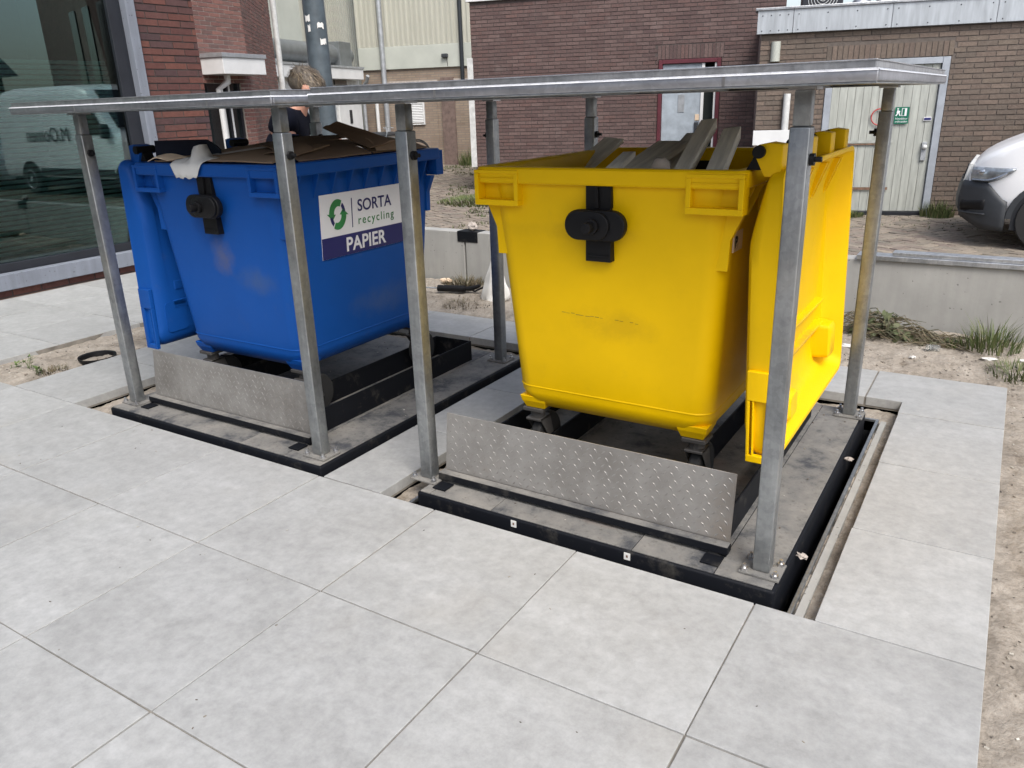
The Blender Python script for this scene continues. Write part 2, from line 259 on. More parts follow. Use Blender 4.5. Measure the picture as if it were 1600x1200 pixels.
# ------------------------------------------------------------------ mesh helpers
class MB:
    def __init__(s): s.v = []; s.f = []
    def add(s, vs, fs):
        o = len(s.v); s.v += [tuple(v) for v in vs]; s.f += [tuple(i+o for i in f) for f in fs]; return s
    def box(s, a, b, M=None):
        x0, y0, z0 = a; x1, y1, z1 = b
        vs = [Vector(p) for p in ((x0,y0,z0),(x1,y0,z0),(x1,y1,z0),(x0,y1,z0),(x0,y0,z1),(x1,y0,z1),(x1,y1,z1),(x0,y1,z1))]
        if M is not None: vs = [M @ v for v in vs]
        return s.add(vs, [(0,3,2,1),(4,5,6,7),(0,1,5,4),(1,2,6,5),(2,3,7,6),(3,0,4,7)])
    def prism(s, poly, h, M=None, base=0.0):
        n = len(poly); vs = [Vector((x, y, base)) for x, y in poly]+[Vector((x, y, base+h)) for x, y in poly]
        if M is not None: vs = [M @ v for v in vs]
        return s.add(vs, [tuple(reversed(range(n))), tuple(range(n, 2*n))]+[(i, (i+1) % n, n+(i+1) % n, n+i) for i in range(n)])
    def tube(s, pts, r, n=10, cap=True):
        pts = [Vector(p) for p in pts]; rs = r if isinstance(r, (list, tuple)) else [r]*len(pts); rings = []; up = None
        for i, p in enumerate(pts):
            t = (pts[min(i+1, len(pts)-1)]-pts[max(i-1, 0)]).normalized()
            if up is None: up = Vector((0, 0, 1)) if abs(t.z) < 0.9 else Vector((1, 0, 0))
            x = t.cross(up).normalized(); y = x.cross(t).normalized(); up = y
            rings.append([p+(x*math.cos(2*math.pi*k/n)+y*math.sin(2*math.pi*k/n))*rs[i] for k in range(n)])
        return s.loft(rings, cap)
    def loft(s, rings, cap=True):
        n = len(rings[0]); vs = [v for r in rings for v in r]; fs = []
        for i in range(len(rings)-1):
            for k in range(n): fs.append((i*n+k, i*n+(k+1) % n, (i+1)*n+(k+1) % n, (i+1)*n+k))
        if cap: fs.append(tuple(reversed(range(n)))); fs.append(tuple((len(rings)-1)*n+k for k in range(n)))
        return s.add(vs, fs)
    def ellipsoid(s, c, r, nu=14, nv=8, M=None, jit=0.0, seed=0):
        vs = []; fs = []
        for j in range(1, nv):
            th = math.pi*j/nv
            for i in range(nu):
                ph = 2*math.pi*i/nu; d = Vector((math.sin(th)*math.cos(ph), math.sin(th)*math.sin(ph), math.cos(th)))
                k = 1+jit*noise.noise(d*2.1+Vector((seed, 0, 0))); p = Vector((d.x*r[0]*k, d.y*r[1]*k, d.z*r[2]*k)); p = (M @ p) if M is not None else p; vs.append(p+Vector(c))
        tp = Vector((0, 0, r[2])); bt = Vector((0, 0, -r[2]))
        if M is not None: tp = M @ tp; bt = M @ bt
        vs += [tp+Vector(c), bt+Vector(c)]; a = len(vs)-2
        for j in range(nv-2):
            for i in range(nu): fs.append((j*nu+i, (j+1)*nu+i, (j+1)*nu+(i+1) % nu, j*nu+(i+1) % nu))
        for i in range(nu): fs.append((a, i, (i+1) % nu)); fs.append((a+1, (nv-2)*nu+(i+1) % nu, (nv-2)*nu+i))
        return s.add(vs, fs)
    def mesh(s, name, mat, bevel=0.0, smooth=False, seg=2, angle=30, fix=True):
        me = bpy.data.meshes.new(name); me.from_pydata(s.v, [], s.f)
        bm = bmesh.new(); bm.from_mesh(me)
        if fix: bmesh.ops.recalc_face_normals(bm, faces=bm.faces)
        if bevel > 0:
            ed = [e for e in bm.edges if len(e.link_faces) == 2 and e.calc_face_angle(0) > R(angle)]
            bmesh.ops.bevel(bm, geom=ed, offset=bevel, segments=seg, affect='EDGES', profile=0.5, clamp_overlap=True)
        bm.to_mesh(me); bm.free()
        for mm in (mat if isinstance(mat, (list, tuple)) else [mat]): me.materials.append(MATS[mm])
        if smooth:
            for p in me.polygons: p.use_smooth = True
            if isinstance(smooth, (int, float)) and smooth is not True:
                me.set_sharp_from_angle(angle=R(smooth))
        return me
    def build(s, name, mat, parent=None, off=None, **kw):
        """parent: an object; off: world position of the thing whose local space the part lives in (coordinates given in world)"""
        if off is not None: s.v = [tuple(Vector(p)-Vector(off)) for p in s.v]
        return link(name, s.mesh(name, mat, **kw), parent)
def link(name, me, parent=None):
    o = bpy.data.objects.new(name, me); col.objects.link(o)
    if parent is not None: o.parent = parent
    return o
def tag(o, label=None, cat=None, group=None, kind=None):
    if label: o['label'] = label
    if cat: o['category'] = cat
    if group: o['group'] = group
    if kind: o['kind'] = kind
    return o
def thing(name, label, cat, loc=(0, 0, 0), rz=0, group=None):
    o = bpy.data.objects.new(name, None); o.empty_display_size = 0.1; col.objects.link(o); o.location = loc; o.rotation_euler = (0, 0, rz)
    return tag(o, label, cat, group)
def box(a, b): return MB().box(a, b)
def rrect(hx, hy, r, z, seg=5, cx=0, cy=0):
    pts = []
    for (sx, sy, a0) in ((1, 1, 0), (-1, 1, 90), (-1, -1, 180), (1, -1, 270)):
        for k in range(seg+1):
            a = R(a0+90*k/seg); pts.append(Vector((cx+sx*(hx-r)+r*math.cos(a), cy+sy*(hy-r)+r*math.sin(a), z)))
    return pts
def text_mesh(txt, size, mat, depth=0.001, align='LEFT', spacing=1.0, bold=0.0):
    cu = bpy.data.curves.new('lettering', 'FONT'); cu.body = txt; cu.size = size; cu.extrude = depth; cu.align_x = align; cu.space_character = spacing; cu.offset = bold
    o = bpy.data.objects.new('lettering', cu); col.objects.link(o); dg = bpy.context.evaluated_depsgraph_get(); dg.update()
    me = bpy.data.meshes.new_from_object(o.evaluated_get(dg)); bpy.data.objects.remove(o, do_unlink=True); bpy.data.curves.remove(cu)
    me.materials.clear(); me.materials.append(MATS[mat]); me.name = 'lettering'; return me
def xform(me, M):
    me.transform(M); return me
def frame_M(origin, xdir, ydir):
    x = Vector(xdir).normalized(); y = Vector(ydir).normalized(); z = x.cross(y).normalized()
    return Matrix(((x.x, y.x, z.x, origin[0]), (x.y, y.y, z.y, origin[1]), (x.z, y.z, z.z, origin[2]), (0, 0, 0, 1)))
def T(x, y, z=0): return Vector((x*S, y*S, z*S))

STREET = -0.15
# ================================================================== SETTING
# ---------------- sand
BP = (-7.0, -3.97, 0.0, 3.26); YP = (-3.45, -0.72, 0.0, 3.26)       # pit cut-outs in tiles
def tiled(x, y):                          # is this place covered by paving or a pit (tile units)
    if y < 0 and x < 0: return True
    if -8 < x < 0 and 0 <= y < 4: return True
    if x < -9 and -12.1 < x: return True
    return False
def sand_h(x, y):
    h = -0.030+0.016*noise.noise(Vector((x*1.9, y*1.9, 0)))+0.012*noise.noise(Vector((x*6, y*6, 3)))+0.013*noise.noise(Vector((x*15, y*15, 5)))+0.007*noise.noise(Vector((x*33, y*33, 9)))
    if y > 2.45 and x > -5: h += min(0.06, (y-2.45)*0.075)           # banked up against the low wall
    if x > 0.02: h += 0.010*math.sin(x*9+noise.noise(Vector((x*2, y*1.5, 1)))*5)*min(1, x*4)
    return h
def sand_patch(x0, x1, y0, y1, st, mb):
    nx = int(round((x1-x0)/st)); ny = int(round((y1-y0)/st)); idx = {}; vs = []; fs = []
    def vid(i, j):
        if (i, j) not in idx:
            x = x0+(x1-x0)*i/nx; y = y0+(y1-y0)*j/ny; idx[(i, j)] = len(vs); vs.append((x, y, sand_h(x, y)))
        return idx[(i, j)]
    for i in range(nx):
        for j in range(ny):
            if all(tiled((x0+(x1-x0)*(i+a)/nx)/S, (y0+(y1-y0)*(j+b)/ny)/S) for a in (-.6, 1.6) for b in (-.6, 1.6)): continue
            fs.append((vid(i, j), vid(i+1, j), vid(i+1, j+1), vid(i, j+1)))
    mb.add(vs, fs)
mb = MB(); sand_patch(-7.26, 1.6, -2.2, 3.22, 0.018, mb)
tag(mb.build('sand_ground', 'sand', smooth=True, fix=False), kind='structure')
mb = MB()
for (x0, x1, y0, y1) in ((1.6, 60, -40, 3.3), (-60, 1.6, -40, -4.2), (-60, -7.3, -4.2, 3.3), (0, 1.6, -4.2, -2.2)): mb.add([(x0, y0, -0.07), (x1, y0, -0.07), (x1, y1, -0.07), (x0, y1, -0.07)], [(0, 1, 2, 3)])
tag(mb.build('ground', 'sand'), kind='structure')
# ---------------- paving tiles
bed = MB()
for (x0, x1, y0, y1) in ((-15, 0, -7, 0), (-8, -7, 0, 4), (-7, 0, 3.26, 4), (-3.97, -3.45, 0, 3.26), (-0.72, 0, 0, 3.26), (-12.08, -9, 0, 6)):
    bed.box((x0*S+0.003, y0*S+0.003, -0.055), (x1*S-0.003, y1*S-0.003, -0.0055))
bed = tag(bed.build('pavement', 'joint_sand'), kind='structure')
J = 0.005
def tile_mesh(w, d):
    return box((-w/2, -d/2, -0.045), (w/2, d/2, 0)).mesh('paving_tile', 'tile', bevel=0.0022, seg=2)
full = tile_mesh(S-J, S-J); tcache = {}
def put_tile(x0, x1, y0, y1):
    w = round((x1-x0)*S-J, 4); d = round((y1-y0)*S-J, 4)
    me = full if abs(w-(S-J)) < 1e-3 and abs(d-(S-J)) < 1e-3 else tcache.setdefault((w, d), None) or tile_mesh(w, d); tcache[(w, d)] = me
    o = link('paving_tile', me, bed); o.location = ((x0+x1)/2*S+random.uniform(-.0011, .0011), (y0+y1)/2*S+random.uniform(-.0011, .0011), random.uniform(-0.0016, 0.0010)); o.rotation_euler = (random.uniform(-.0012, .0012), random.uniform(-.0012, .0012), random.uniform(-.0018, .0018))
    if me is full: o.rotation_euler.z += random.choice((0, math.pi))
for i in range(-13, 0):
    for j in range(-5, 0):
        if any(in_view(T(i+a, j+b), 350) for a in (0, .5, 1) for b in (0, .5, 1)): put_tile(i, i+1, j, j+1)
for j in range(0, 4): put_tile(-8, -7, j, j+1)
for i in range(-7, -1): put_tile(i, i+1, 3.26, 4)
for j in range(0, 4): put_tile(-3.97, -3.45, j, min(j+1, 3.26))
for j in range(0, 3): put_tile(-0.72, 0, j, j+1)
mb = MB().prism([(-1*S+J, 3.26*S), (-0.72*S, 3.26*S), (-0.72*S, 3*S+J/2), (-J/2, 3*S+J/2), (-J/2, 4*S-J/2), (-1*S+J, 4*S-J/2)], 0.045, None, -0.045); mb.build('paving_tile', 'tile', bed, bevel=0.002)
for i in range(-12, -9):
    for j in range(-1, 6):
        if j >= 0 or i < -9: put_tile(max(i, -12.08), i+1, j, j+1) if j >= 0 else None
# ---------------- pits with flange and ledge
def pit(x0, x1, y0, y1, gx0, gx1, gy0, gy1):
    """hole x0..x1 in the tiles; gap gx0..gx1 is the open shaft the platform stands in (tile units)"""
    z = -0.062; mb = MB(); fl = MB(); D = -0.7
    a, b_, c_, d_ = x0*S, x1*S, y0*S, y1*S; e, f, g, h = gx0*S, gx1*S, gy0*S, gy1*S
    vs = [(e, g), (f, g), (f, h), (e, h)]
    mb.add([(x, y, z) for x, y in vs]+[(x, y, D) for x, y in vs], [(0, 1, 5, 4), (1, 2, 6, 5), (2, 3, 7, 6), (3, 0, 4, 7), (4, 5, 6, 7)])
    root = tag(mb.build('lift_pit', 'pit_dark', fix=False), kind='structure')
    led = MB(); st = 0.011
    def strip(u0, u1, v0, v1):
        nx = max(2, int((u1-u0)/st)); ny = max(2, int((v1-v0)/st)); vv = []; ff = []
        for i in range(nx+1):
            for j in range(ny+1):
                x = u0+(u1-u0)*i/nx; y = v0+(v1-v0)*j/ny; vv.append((x, y, z+0.012*noise.noise(Vector((x*11, y*11, 2)))+0.012*noise.noise(Vector((x*30, y*30, 4)))-0.002))
        for i in range(nx):
            for j in range(ny): ff.append((i*(ny+1)+j, (i+1)*(ny+1)+j, (i+1)*(ny+1)+j+1, i*(ny+1)+j+1))
        led.add(vv, ff)
    w = 0.014
    if e-a > w: strip(a, e-w, c_, d_)
    if b_-f > w: strip(f+w, b_, c_, d_)
    strip(e-w, f+w, h+w, d_)
    led.build('ledge', 'sand', root, fix=False, smooth=True)
    F = 0.012
    fl.box((e-w, g, z-0.05), (e, h+w, z+F)); fl.box((f, g, z-0.05), (f+w, h+w, z+F)); fl.box((e, h, z-0.05), (f, h+w, z+F)); fl.build('flange', 'galv', root, bevel=0.002)
    fb = MB(); fb.box((f+w+0.008, g+0.01, z-0.03), (f+w+0.034, h, z+0.010)) if b_-f > 0.06 else None
    if fb.v: fb.build('edge_bar', 'concrete', root, bevel=0.002)
    side = MB()                           # cut concrete edge under the tiles
    side.box((a, c_-0.004, -0.075), (b_, c_-0.001, -0.046)); side.build('edge_strip', 'mortar_mid', root)
    return root
pit(*BP, -6.62, -3.99, 0.0, 2.98)
pit(*YP, -3.29, -0.868, 0.0, 2.98)
# ---------------- street behind the low wall: herringbone pavers
mb = MB().add([(-70, 3.33, STREET-0.012), (70, 3.33, STREET-0.012), (70, 90, STREET-0.012), (-70, 90, STREET-0.012)], [(0, 1, 2, 3)])
m, nt, b = new_mat('street'); tc = N(nt, 'ShaderNodeTexCoord'); mp = N(nt, 'ShaderNodeMapping'); mp.inputs['Rotation'].default_value = (0, 0, R(16)); nt.links.new(tc.outputs['Object'], mp.inputs[0])
bt = N(nt, 'ShaderNodeTexBrick', Scale=1.0); bt.inputs['Color1'].default_value = (0.085, 0.075, 0.055, 1); bt.inputs['Color2'].default_value = (0.07, 0.062, 0.045, 1); bt.inputs['Mortar'].default_value = (0.12, 0.11, 0.08, 1); bt.inputs['Brick Width'].default_value = 0.21; bt.inputs['Row Height'].default_value = 0.105; bt.inputs['Mortar Size'].default_value = 0.012; nt.links.new(mp.outputs[0], bt.inputs['Vector'])
g = noise_tex(nt, tc.outputs['Object'], 0.8, 6); g2 = ramp(nt, [(0.35, (0.7, 0.72, 0.62)), (0.65, (1.15, 1.12, 1.1))], g); nt.links.new(mix(nt, bt.outputs[0], g2.outputs[0], 1, 'MULTIPLY'), b.inputs['Base Color']); b.inputs['Roughness'].default_value = 0.9
street = tag(mb.build('street', 'street'), kind='structure')
W0 = 0.1085; rotS = Matrix.Rotation(R(16+45), 4, 'Z'); cand = []
for m_ in range(-300, 300):
    for n_ in range(-130, 130):
        ox, oy = m_+2*n_, m_-2*n_
        for kind in (0, 1):
            if kind == 0: cx, cy = ox+1.0, oy+0.5
            else: cx, cy = ox+0.5, oy+2.0
            p = rotS @ Vector((cx*W0, cy*W0, 0)); p.z = STREET
            if not (-15 < p.x < 1.6 and 3.42 < p.y < 17): continue
            u, v, zz = px(p)
            if zz < 1 or not (u > 640 and u < 1660 and v > 235): continue
            if zz > 22.5 or (820 < u < 1180): continue
            cand.append((zz, p, kind))
cand.sort(key=lambda c: c[0]); pm = MB()
pave_me = box((-0.1, -0.05, -0.03), (0.1, 0.05, 0)).mesh('paver', 'paver', bevel=0.004, seg=1)
seen = [c for c in cand if (c[1].y > 4.0 and ((660 < px(c[1])[0] < 790 and px(c[1])[1] < 360) or (1325 < px(c[1])[0] < 1600 and px(c[1])[1] < 402)))]
top = set(id(c) for c in seen[:300])
for c in cand:
    zz, p, k = c; rot = R(61)+(R(90) if k else 0); h = random.uniform(-0.006, 0.004)
    tl = (random.uniform(-.03, .03), random.uniform(-.03, .03), rot+random.uniform(-.03, .03))
    if id(c) in top:
        o = link('paver', pave_me, street); o.location = (p.x, p.y, p.z+h); o.rotation_euler = tl
    else:
        M = Matrix.Translation((p.x, p.y, p.z+h)) @ Matrix.Rotation(tl[2], 4, 'Z') @ Matrix.Rotation(tl[0], 4, 'X'); pm.box((-0.1, -0.05, -0.03), (0.1, 0.05, 0), M)
tag(pm.build('pavers', 'paver', street, fix=False), kind='stuff')

# ---------------- brick walls
def brick_run(root, P, ang, s0, s1, z0, z1, mat, mortar, openings=(), bl=0.21, bh=0.05, j=0.012, thick=0.25, limit=300, off=(0, 0, 0), soldiers=(), name='brick', vis=None, proud=0.007):
    a = R(ang); t = Vector((math.cos(a), math.sin(a), 0)); n = Vector((math.sin(a), -math.cos(a), 0))     # n points to the viewer's side
    O = Vector((P[0], P[1], 0)); items = []; z = z0+j/2; row = 0
    rects = list(openings)+[(s_[0], s_[1], s_[2], s_[3]) for s_ in soldiers]
    while z+bh <= z1+1e-4:
        s = s0-(0.5*(bl+j) if row % 2 else 0)
        while s < s1:
            u0, u1 = max(s, s0), min(s+bl, s1); segs = [(u0, u1)]
            for (a0, a1, b0, b1) in rects:
                if z+bh > b0+0.01 and z < b1-0.01:
                    ns = []
                    for (p0, p1) in segs:
                        if a1 <= p0 or a0 >= p1: ns.append((p0, p1))
                        else:
                            if a0-p0 > 0.02: ns.append((p0, a0-0.004))
                            if p1-a1 > 0.02: ns.append((a1+0.004, p1))
                    segs = ns
            for (p0, p1) in segs:
                if p1-p0 > 0.03: items.append(((p0+p1)/2, z+bh/2, p1-p0, bh))
            s += bl+j
        z += bh+j; row += 1
    for (a0, a1, b0, b1) in soldiers:
        k = max(1, int((a1-a0)/(bh+j))); w = (a1-a0)/k
        for q in range(k): items.append((a0+(q+.5)*w, (b0+b1)/2, w-j, b1-b0-j))
    key = lambda it: px(O+t*it[0]+Vector((0, 0, it[1])))
    def score(it):
        u, v, zz = key(it)
        ok = 0 <= u < 1600 and 0 <= v < 1200 and (vis is None or vis(u, v))
        return (0 if ok else 1, zz)
    items.sort(key=score)
    bme = box((-bl/2, -0.02, -bh/2), (bl/2, 0.02, bh/2)).mesh(name, mat)
    rest = MB(); off = Vector(off)
    for k, (s, zc, w, h) in enumerate(items):
        pr_ = random.uniform(-0.0025, 0.0025); c_ = O+t*s+n*(0.02-0.04+proud+pr_); c_.z = zc
        if k < limit and score(items[k])[0] == 0:
            o = link(name, bme, root); o.location = c_-off; o.rotation_euler = (0, 0, a); o.scale = (w/bl, 1, h/bh)
        else:
            M = Matrix.Translation(c_-off) @ Matrix.Rotation(a, 4, 'Z'); rest.box((-w/2, -0.02, -h/2), (w/2, 0.02, h/2), M)
    if rest.v: tag(rest.build('bricks', mat, root, fix=False), kind='stuff')
    # mortar body with openings cut out: boxes between openings
    cuts_s = sorted(set([s0, s1]+[x for o_ in openings for x in o_[:2] if s0 < x < s1])); body = MB()
    for u0, u1 in zip(cuts_s, cuts_s[1:]):
        zs = [(z0, z1)]
        for (a0, a1, b0, b1) in openings:
            if a0 <= u0+1e-6 and a1 >= u1-1e-6:
                nz = []
                for (p0, p1) in zs:
                    if b0 > p0: nz.append((p0, min(b0, p1)))
                    if b1 < p1: nz.append((max(b1, p0), p1))
                zs = nz
        for (p0, p1) in zs:
            if p1-p0 > 0.001:
                M = Matrix.Translation(O-off) @ Matrix.Rotation(a, 4, 'Z'); body.box((u0, 0.0, p0), (u1, thick, p1), M)
    body.build('wall', mortar, root)
def onW(P, ang, s, d, z): a = R(ang); return Vector((P[0]+math.cos(a)*s+math.sin(a)*d, P[1]+math.sin(a)*s-math.cos(a)*d, z))
def wallM(P, ang): a = R(ang); return Matrix.Translation((P[0], P[1], 0)) @ Matrix.Rotation(a, 4, 'Z')        # local x along wall, local -y to the viewer

# ---- brown garage building at the right
RP = (-1.0686, 9.762); RA = 16; rM = wallM(RP, RA)
rb = thing('garage_building', 'low brown brick garage building with grey metal fascia behind the parked van', 'building')
brick_run(rb, RP, RA, -2.24, 6.0, STREET, 2.16, 'brick_brown', 'mortar_mid', openings=[(-1.40, 0.04, STREET, 1.80)], soldiers=[(-1.42, 0.06, 1.80, 1.98)], vis=lambda u, v: (v < 340) and not (1330 < u < 1440 and v > 100))
MB().box((-2.24, 0.251, STREET), (6.0, 4, 2.3), rM).build('back_wall', 'brick_far_dark', rb)
for k in range(8):
    s0 = -2.30+k*1.16-0.72; s1 = s0+1.155; s0 = max(s0, -2.30)
    p = MB().box((s0, -0.07, 2.155), (s1, 0.02, 2.43), rM).build('fascia_panel', 'fascia', rb, bevel=0.003)
    sc = MB()
    for q in range(4):
        for zz in (2.19, 2.37): 
            c0 = rM @ Vector((s0+0.06+(s1-s0-0.12)*q/3, -0.071, zz)); sc.ellipsoid(c0, (0.008, 0.008, 0.008), 6, 4)
    tag(sc.build('screws', 'van_grey', p), kind='stuff')
MB().box((-2.33, -0.09, 2.432), (6.0, 0.3, 2.462), rM).build('roof_edge', 'zinc_edge', rb, bevel=0.004)
MB().box((-2.25, 0.301, 2.301), (6.0, 4, 2.45), rM).build('roof', 'van_grey', rb)
MB().tube([rM @ Vector((-2.05, -0.02, 2.06)), rM @ Vector((-2.05, -0.02, 1.82))], 0.06, 12).build('downpipe_stub', 'cladding_pale', rb, smooth=40)
d = thing('garage_door', 'weathered cream plank double door in grey frame with green emergency sign', 'door', rM @ Vector((-0.68, 0, STREET)))
do = d.location
fr_ = MB(); fr_.box((-1.395, -0.02, STREET+.002), (-1.31, 0.10, 1.795), rM); fr_.box((-0.05, -0.02, STREET+.002), (0.035, 0.10, 1.795), rM); fr_.box((-1.31, -0.015, 1.72), (-0.05, 0.10, 1.795), rM); fr_.build('door_frame', 'door_frame', d, off=do, bevel=0.004)
np_ = 13
for k in range(np_):
    a0 = -1.305+k*(1.25/np_); a1 = a0+1.25/np_-0.003
    MB().box((a0, 0.02+random.uniform(-.003, .003), STREET+0.05), (a1, 0.06, 1.718), rM).build('plank', 'door_cream', d, off=do, bevel=0.002)
MB().box((-1.31, 0.062, STREET), (-0.05, 0.09, 1.72), rM).build('door_backing', 'rust', d, off=do)
for zz in (0.20, 0.80):
    hz = MB().box((-1.30, -0.004, zz-0.022), (-0.50, 0.0, zz+0.012), rM).build('hinge_strap', 'rust' if zz < 0.5 else 'door_cream', d, off=do)
MB().box((-1.29, -0.003, 0.755), (-0.55, 0.006, 0.772), rM).build('rail_gap', 'rust', d, off=do)
hd = MB().box((-0.155, -0.01, 0.55), (-0.095, 0.014, 0.78), rM).build('lock_plate', 'pipe_zinc', d, off=do, bevel=0.003)
MB().ellipsoid(rM @ Vector((-0.125, -0.035, 0.72)), (0.03, 0.03, 0.03), 10, 6).build('door_knob', 'white_worn', hd, off=do, smooth=True)
MB().box((-1.31, -0.05, STREET+.001), (-0.05, 0.05, STREET+0.045), rM).build('sill', 'frame_dark', d, off=do)
# green emergency sign on the door
sg = thing('emergency_sign', 'small green emergency exit sign on the cream plank door', 'sign', rM @ Vector((-0.44, -0.004, 1.01))); so = sg.location
MB().box((-0.525, -0.006, 1.01), (-0.355, -0.002, 1.215), rM).build('sign_plate', 'sign_green', sg, off=so)
pic = MB(); pic.box((-0.445, -0.009, 1.105), (-0.385, -0.0062, 1.20), rM)
q = rM @ Matrix.Translation((0, -0.0062, 0)) @ Matrix.Rotation(R(90), 4, 'X')
pic.prism([(-0.50, 1.185), (-0.482, 1.185), (-0.482, 1.20), (-0.50, 1.20)], 0.003, q); pic.prism([(-0.505, 1.145), (-0.47, 1.14), (-0.462, 1.165), (-0.497, 1.18)], 0.003, q); pic.prism([(-0.495, 1.145), (-0.48, 1.143), (-0.502, 1.105), (-0.516, 1.108)], 0.003, q); pic.prism([(-0.483, 1.145), (-0.470, 1.142), (-0.452, 1.108), (-0.466, 1.106)], 0.003, q); pic.build('running_figure', 'text_white', sg, off=so)
wd = MB().box((-0.436, -0.0115, 1.112), (-0.41, -0.0092, 1.195), rM).build('door_symbol', 'sign_green', sg, off=so)
for k, tx in enumerate(('Nooddeur', 'vrijhouden')):
    me = text_mesh(tx, 0.034, 'text_white', 0.001, 'CENTER'); xform(me, Matrix.Translation(-so) @ rM @ Matrix.Translation((-0.44, -0.0072, 1.063-k*0.036)) @ Matrix.Rotation(R(90), 4, 'X')); link('lettering', me, sg)
sg2 = thing('door_label', 'tiny navy and white label high on the right edge of the cream door', 'label', rM @ Vector((-0.13, 0, 1.07))); MB().box((-0.175, 0.004, 1.04), (-0.085, 0.0185, 1.085), rM).build('plate', 'text_white', sg2, off=sg2.location); MB().box((-0.17, 0.001, 1.048), (-0.09, 0.0038, 1.077), rM).build('band', 'text_navy', sg2, off=sg2.location)
ps = MB(); 
for k in range(24):
    a0 = 2*math.pi*k/24; a1 = 2*math.pi*(k+1)/24
    ps.tube([rM @ Vector((-0.70+0.10*math.cos(x), -0.004, 1.10+0.10*math.sin(x))) for x in (a0, a1)], 0.008, 5)
tag(ps.build('prohibition_sign', 'sign_red'), 'faded round red ring sign painted on the cream door', 'sign')
# white panel and downpipe at the left end
wp = MB().box((-2.26, -0.32, 0.79), (-1.56, -0.30, 0.975), rM).build('white_board', 'white_paint', bevel=0.003); tag(wp, 'white board standing in front of the brown wall beside the bin hinges', 'board')
MB().box((-2.2, -0.318, STREET), (-2.16, -0.302, 0.789), rM).build('leg', 'white_worn', wp); MB().box((-1.66, -0.318, STREET), (-1.62, -0.302, 0.789), rM).build('leg', 'white_worn', wp)
tag(MB().tube([rM @ Vector((-1.86, -0.05, STREET)), rM @ Vector((-1.86, -0.05, 1.42))], 0.045, 12).build('downpipe', 'white_worn', smooth=40), 'white downpipe on the left end of the brown garage wall', 'pipe')
# roof clutter
ac = thing('rooftop_unit', 'grey rooftop ventilation unit with round fan above the metal fascia', 'ventilation unit', rM @ Vector((-1.0, 0.5, 2.45))); ao = ac.location
MB().box((-1.75, 0.35, 2.45), (-1.25, 0.8, 2.85), rM).build('cabinet', 'frame_dark', ac, off=ao, bevel=0.01)
fanm = MB(); 
for k in range(5): fanm.tube([rM @ Vector((-1.5+(0.04+0.035*k)*math.cos(2*math.pi*i/20), 0.343, 2.58+(0.04+0.035*k)*math.sin(2*math.pi*i/20))) for i in range(21)], 0.004, 4)
fanm.build('fan_grille', 'white_worn', ac, off=ao)
MB().ellipsoid(rM @ Vector((-1.02, 0.45, 2.45)), (0.14, 0.14, 0.12), 16, 8).build('dome_vent', 'zinc_edge', ac, off=ao, smooth=True)
MB().box((-0.80, 0.4, 2.45), (-0.45, 0.8, 2.72), rM).build('motor_box', 'pipe_zinc', ac, off=ao, bevel=0.01)
tag(MB().box((-0.38, 0.5, 2.45), (5.5, 0.9, 3.1), rM).build('roof_parapet', 'white_paint', bevel=0.01), 'white parapet box on the flat garage roof', 'parapet')

# ---- plum brick building in the middle
MP = (-8.88685703, 10.71809983); MA = 16; mM = wallM(MP, MA)
mbld = thing('plum_brick_building', 'tall plum brick building with red framed door behind the yellow bin', 'building')
brick_run(mbld, MP, MA, 0.0, 5.4, STREET, 3.12, 'brick_plum', 'mortar_plum', openings=[(3.38, 4.43, STREET, 2.03)], soldiers=[(3.36, 4.46, 2.03, 2.26)], vis=lambda u, v: v < 330)
MB().box((0, 0.251, STREET), (5.4, 5, 3.1), mM).build('back_wall', 'brick_far_dark', mbld)
MB().box((-0.05, -0.06, 3.125), (5.5, 0.3, 3.19), mM).build('coping', 'white_paint', mbld, bevel=0.005)
cb = MB().box((-0.09, -0.02, 0.28), (0.02, 0.06, 2.2), mM).build('corner_board', 'white_worn', mbld, bevel=0.004); cb['label'] = 'peeling white corner board'
d2 = thing('blue_door', 'scuffed pale blue steel door standing ajar in a dark red frame', 'door', mM @ Vector((3.9, 0, STREET))); do = d2.location
f2 = MB(); f2.box((3.385, -0.03, STREET+.002), (3.45, 0.12, 2.025), mM); f2.box((4.36, -0.03, STREET+.002), (4.425, 0.12, 2.025), mM); f2.box((3.45, -0.03, 1.96), (4.36, 0.12, 2.025), mM); f2.build('door_frame', 'frame_red', d2, off=do, bevel=0.004)
MB().box((3.45, 0.20, STREET), (4.36, 0.24, 1.96), mM).build('dark_opening', 'room_dark', d2, off=do)
lf = MB().box((3.455, 0.02, STREET+0.01), (4.11, 0.06, 1.955), mM).build('door_leaf', 'door_blue', d2, off=do, bevel=0.003)
MB().box((4.112, 0.0, STREET+0.01), (4.16, 0.07, 1.955), mM).build('door_edge', 'white_paint', d2, off=do); MB().box((4.325, 0.0, STREET+0.01), (4.357, 0.12, 1.955), mM).build('door_stop', 'white_paint', d2, off=do)
MB().box((3.73, 0.012, 1.17), (3.84, 0.0195, 1.46), mM).build('plate', 'pipe_zinc', lf, off=do); hh = MB().box((4.02, -0.01, 0.83), (4.09, 0.019, 1.0), mM).build('handle', 'van_grey', lf, off=do, bevel=0.005); MB().box((4.03, 0.005, 1.03), (4.1, 0.0195, 1.13), mM).build('sticker', 'label_orange', lf, off=do)
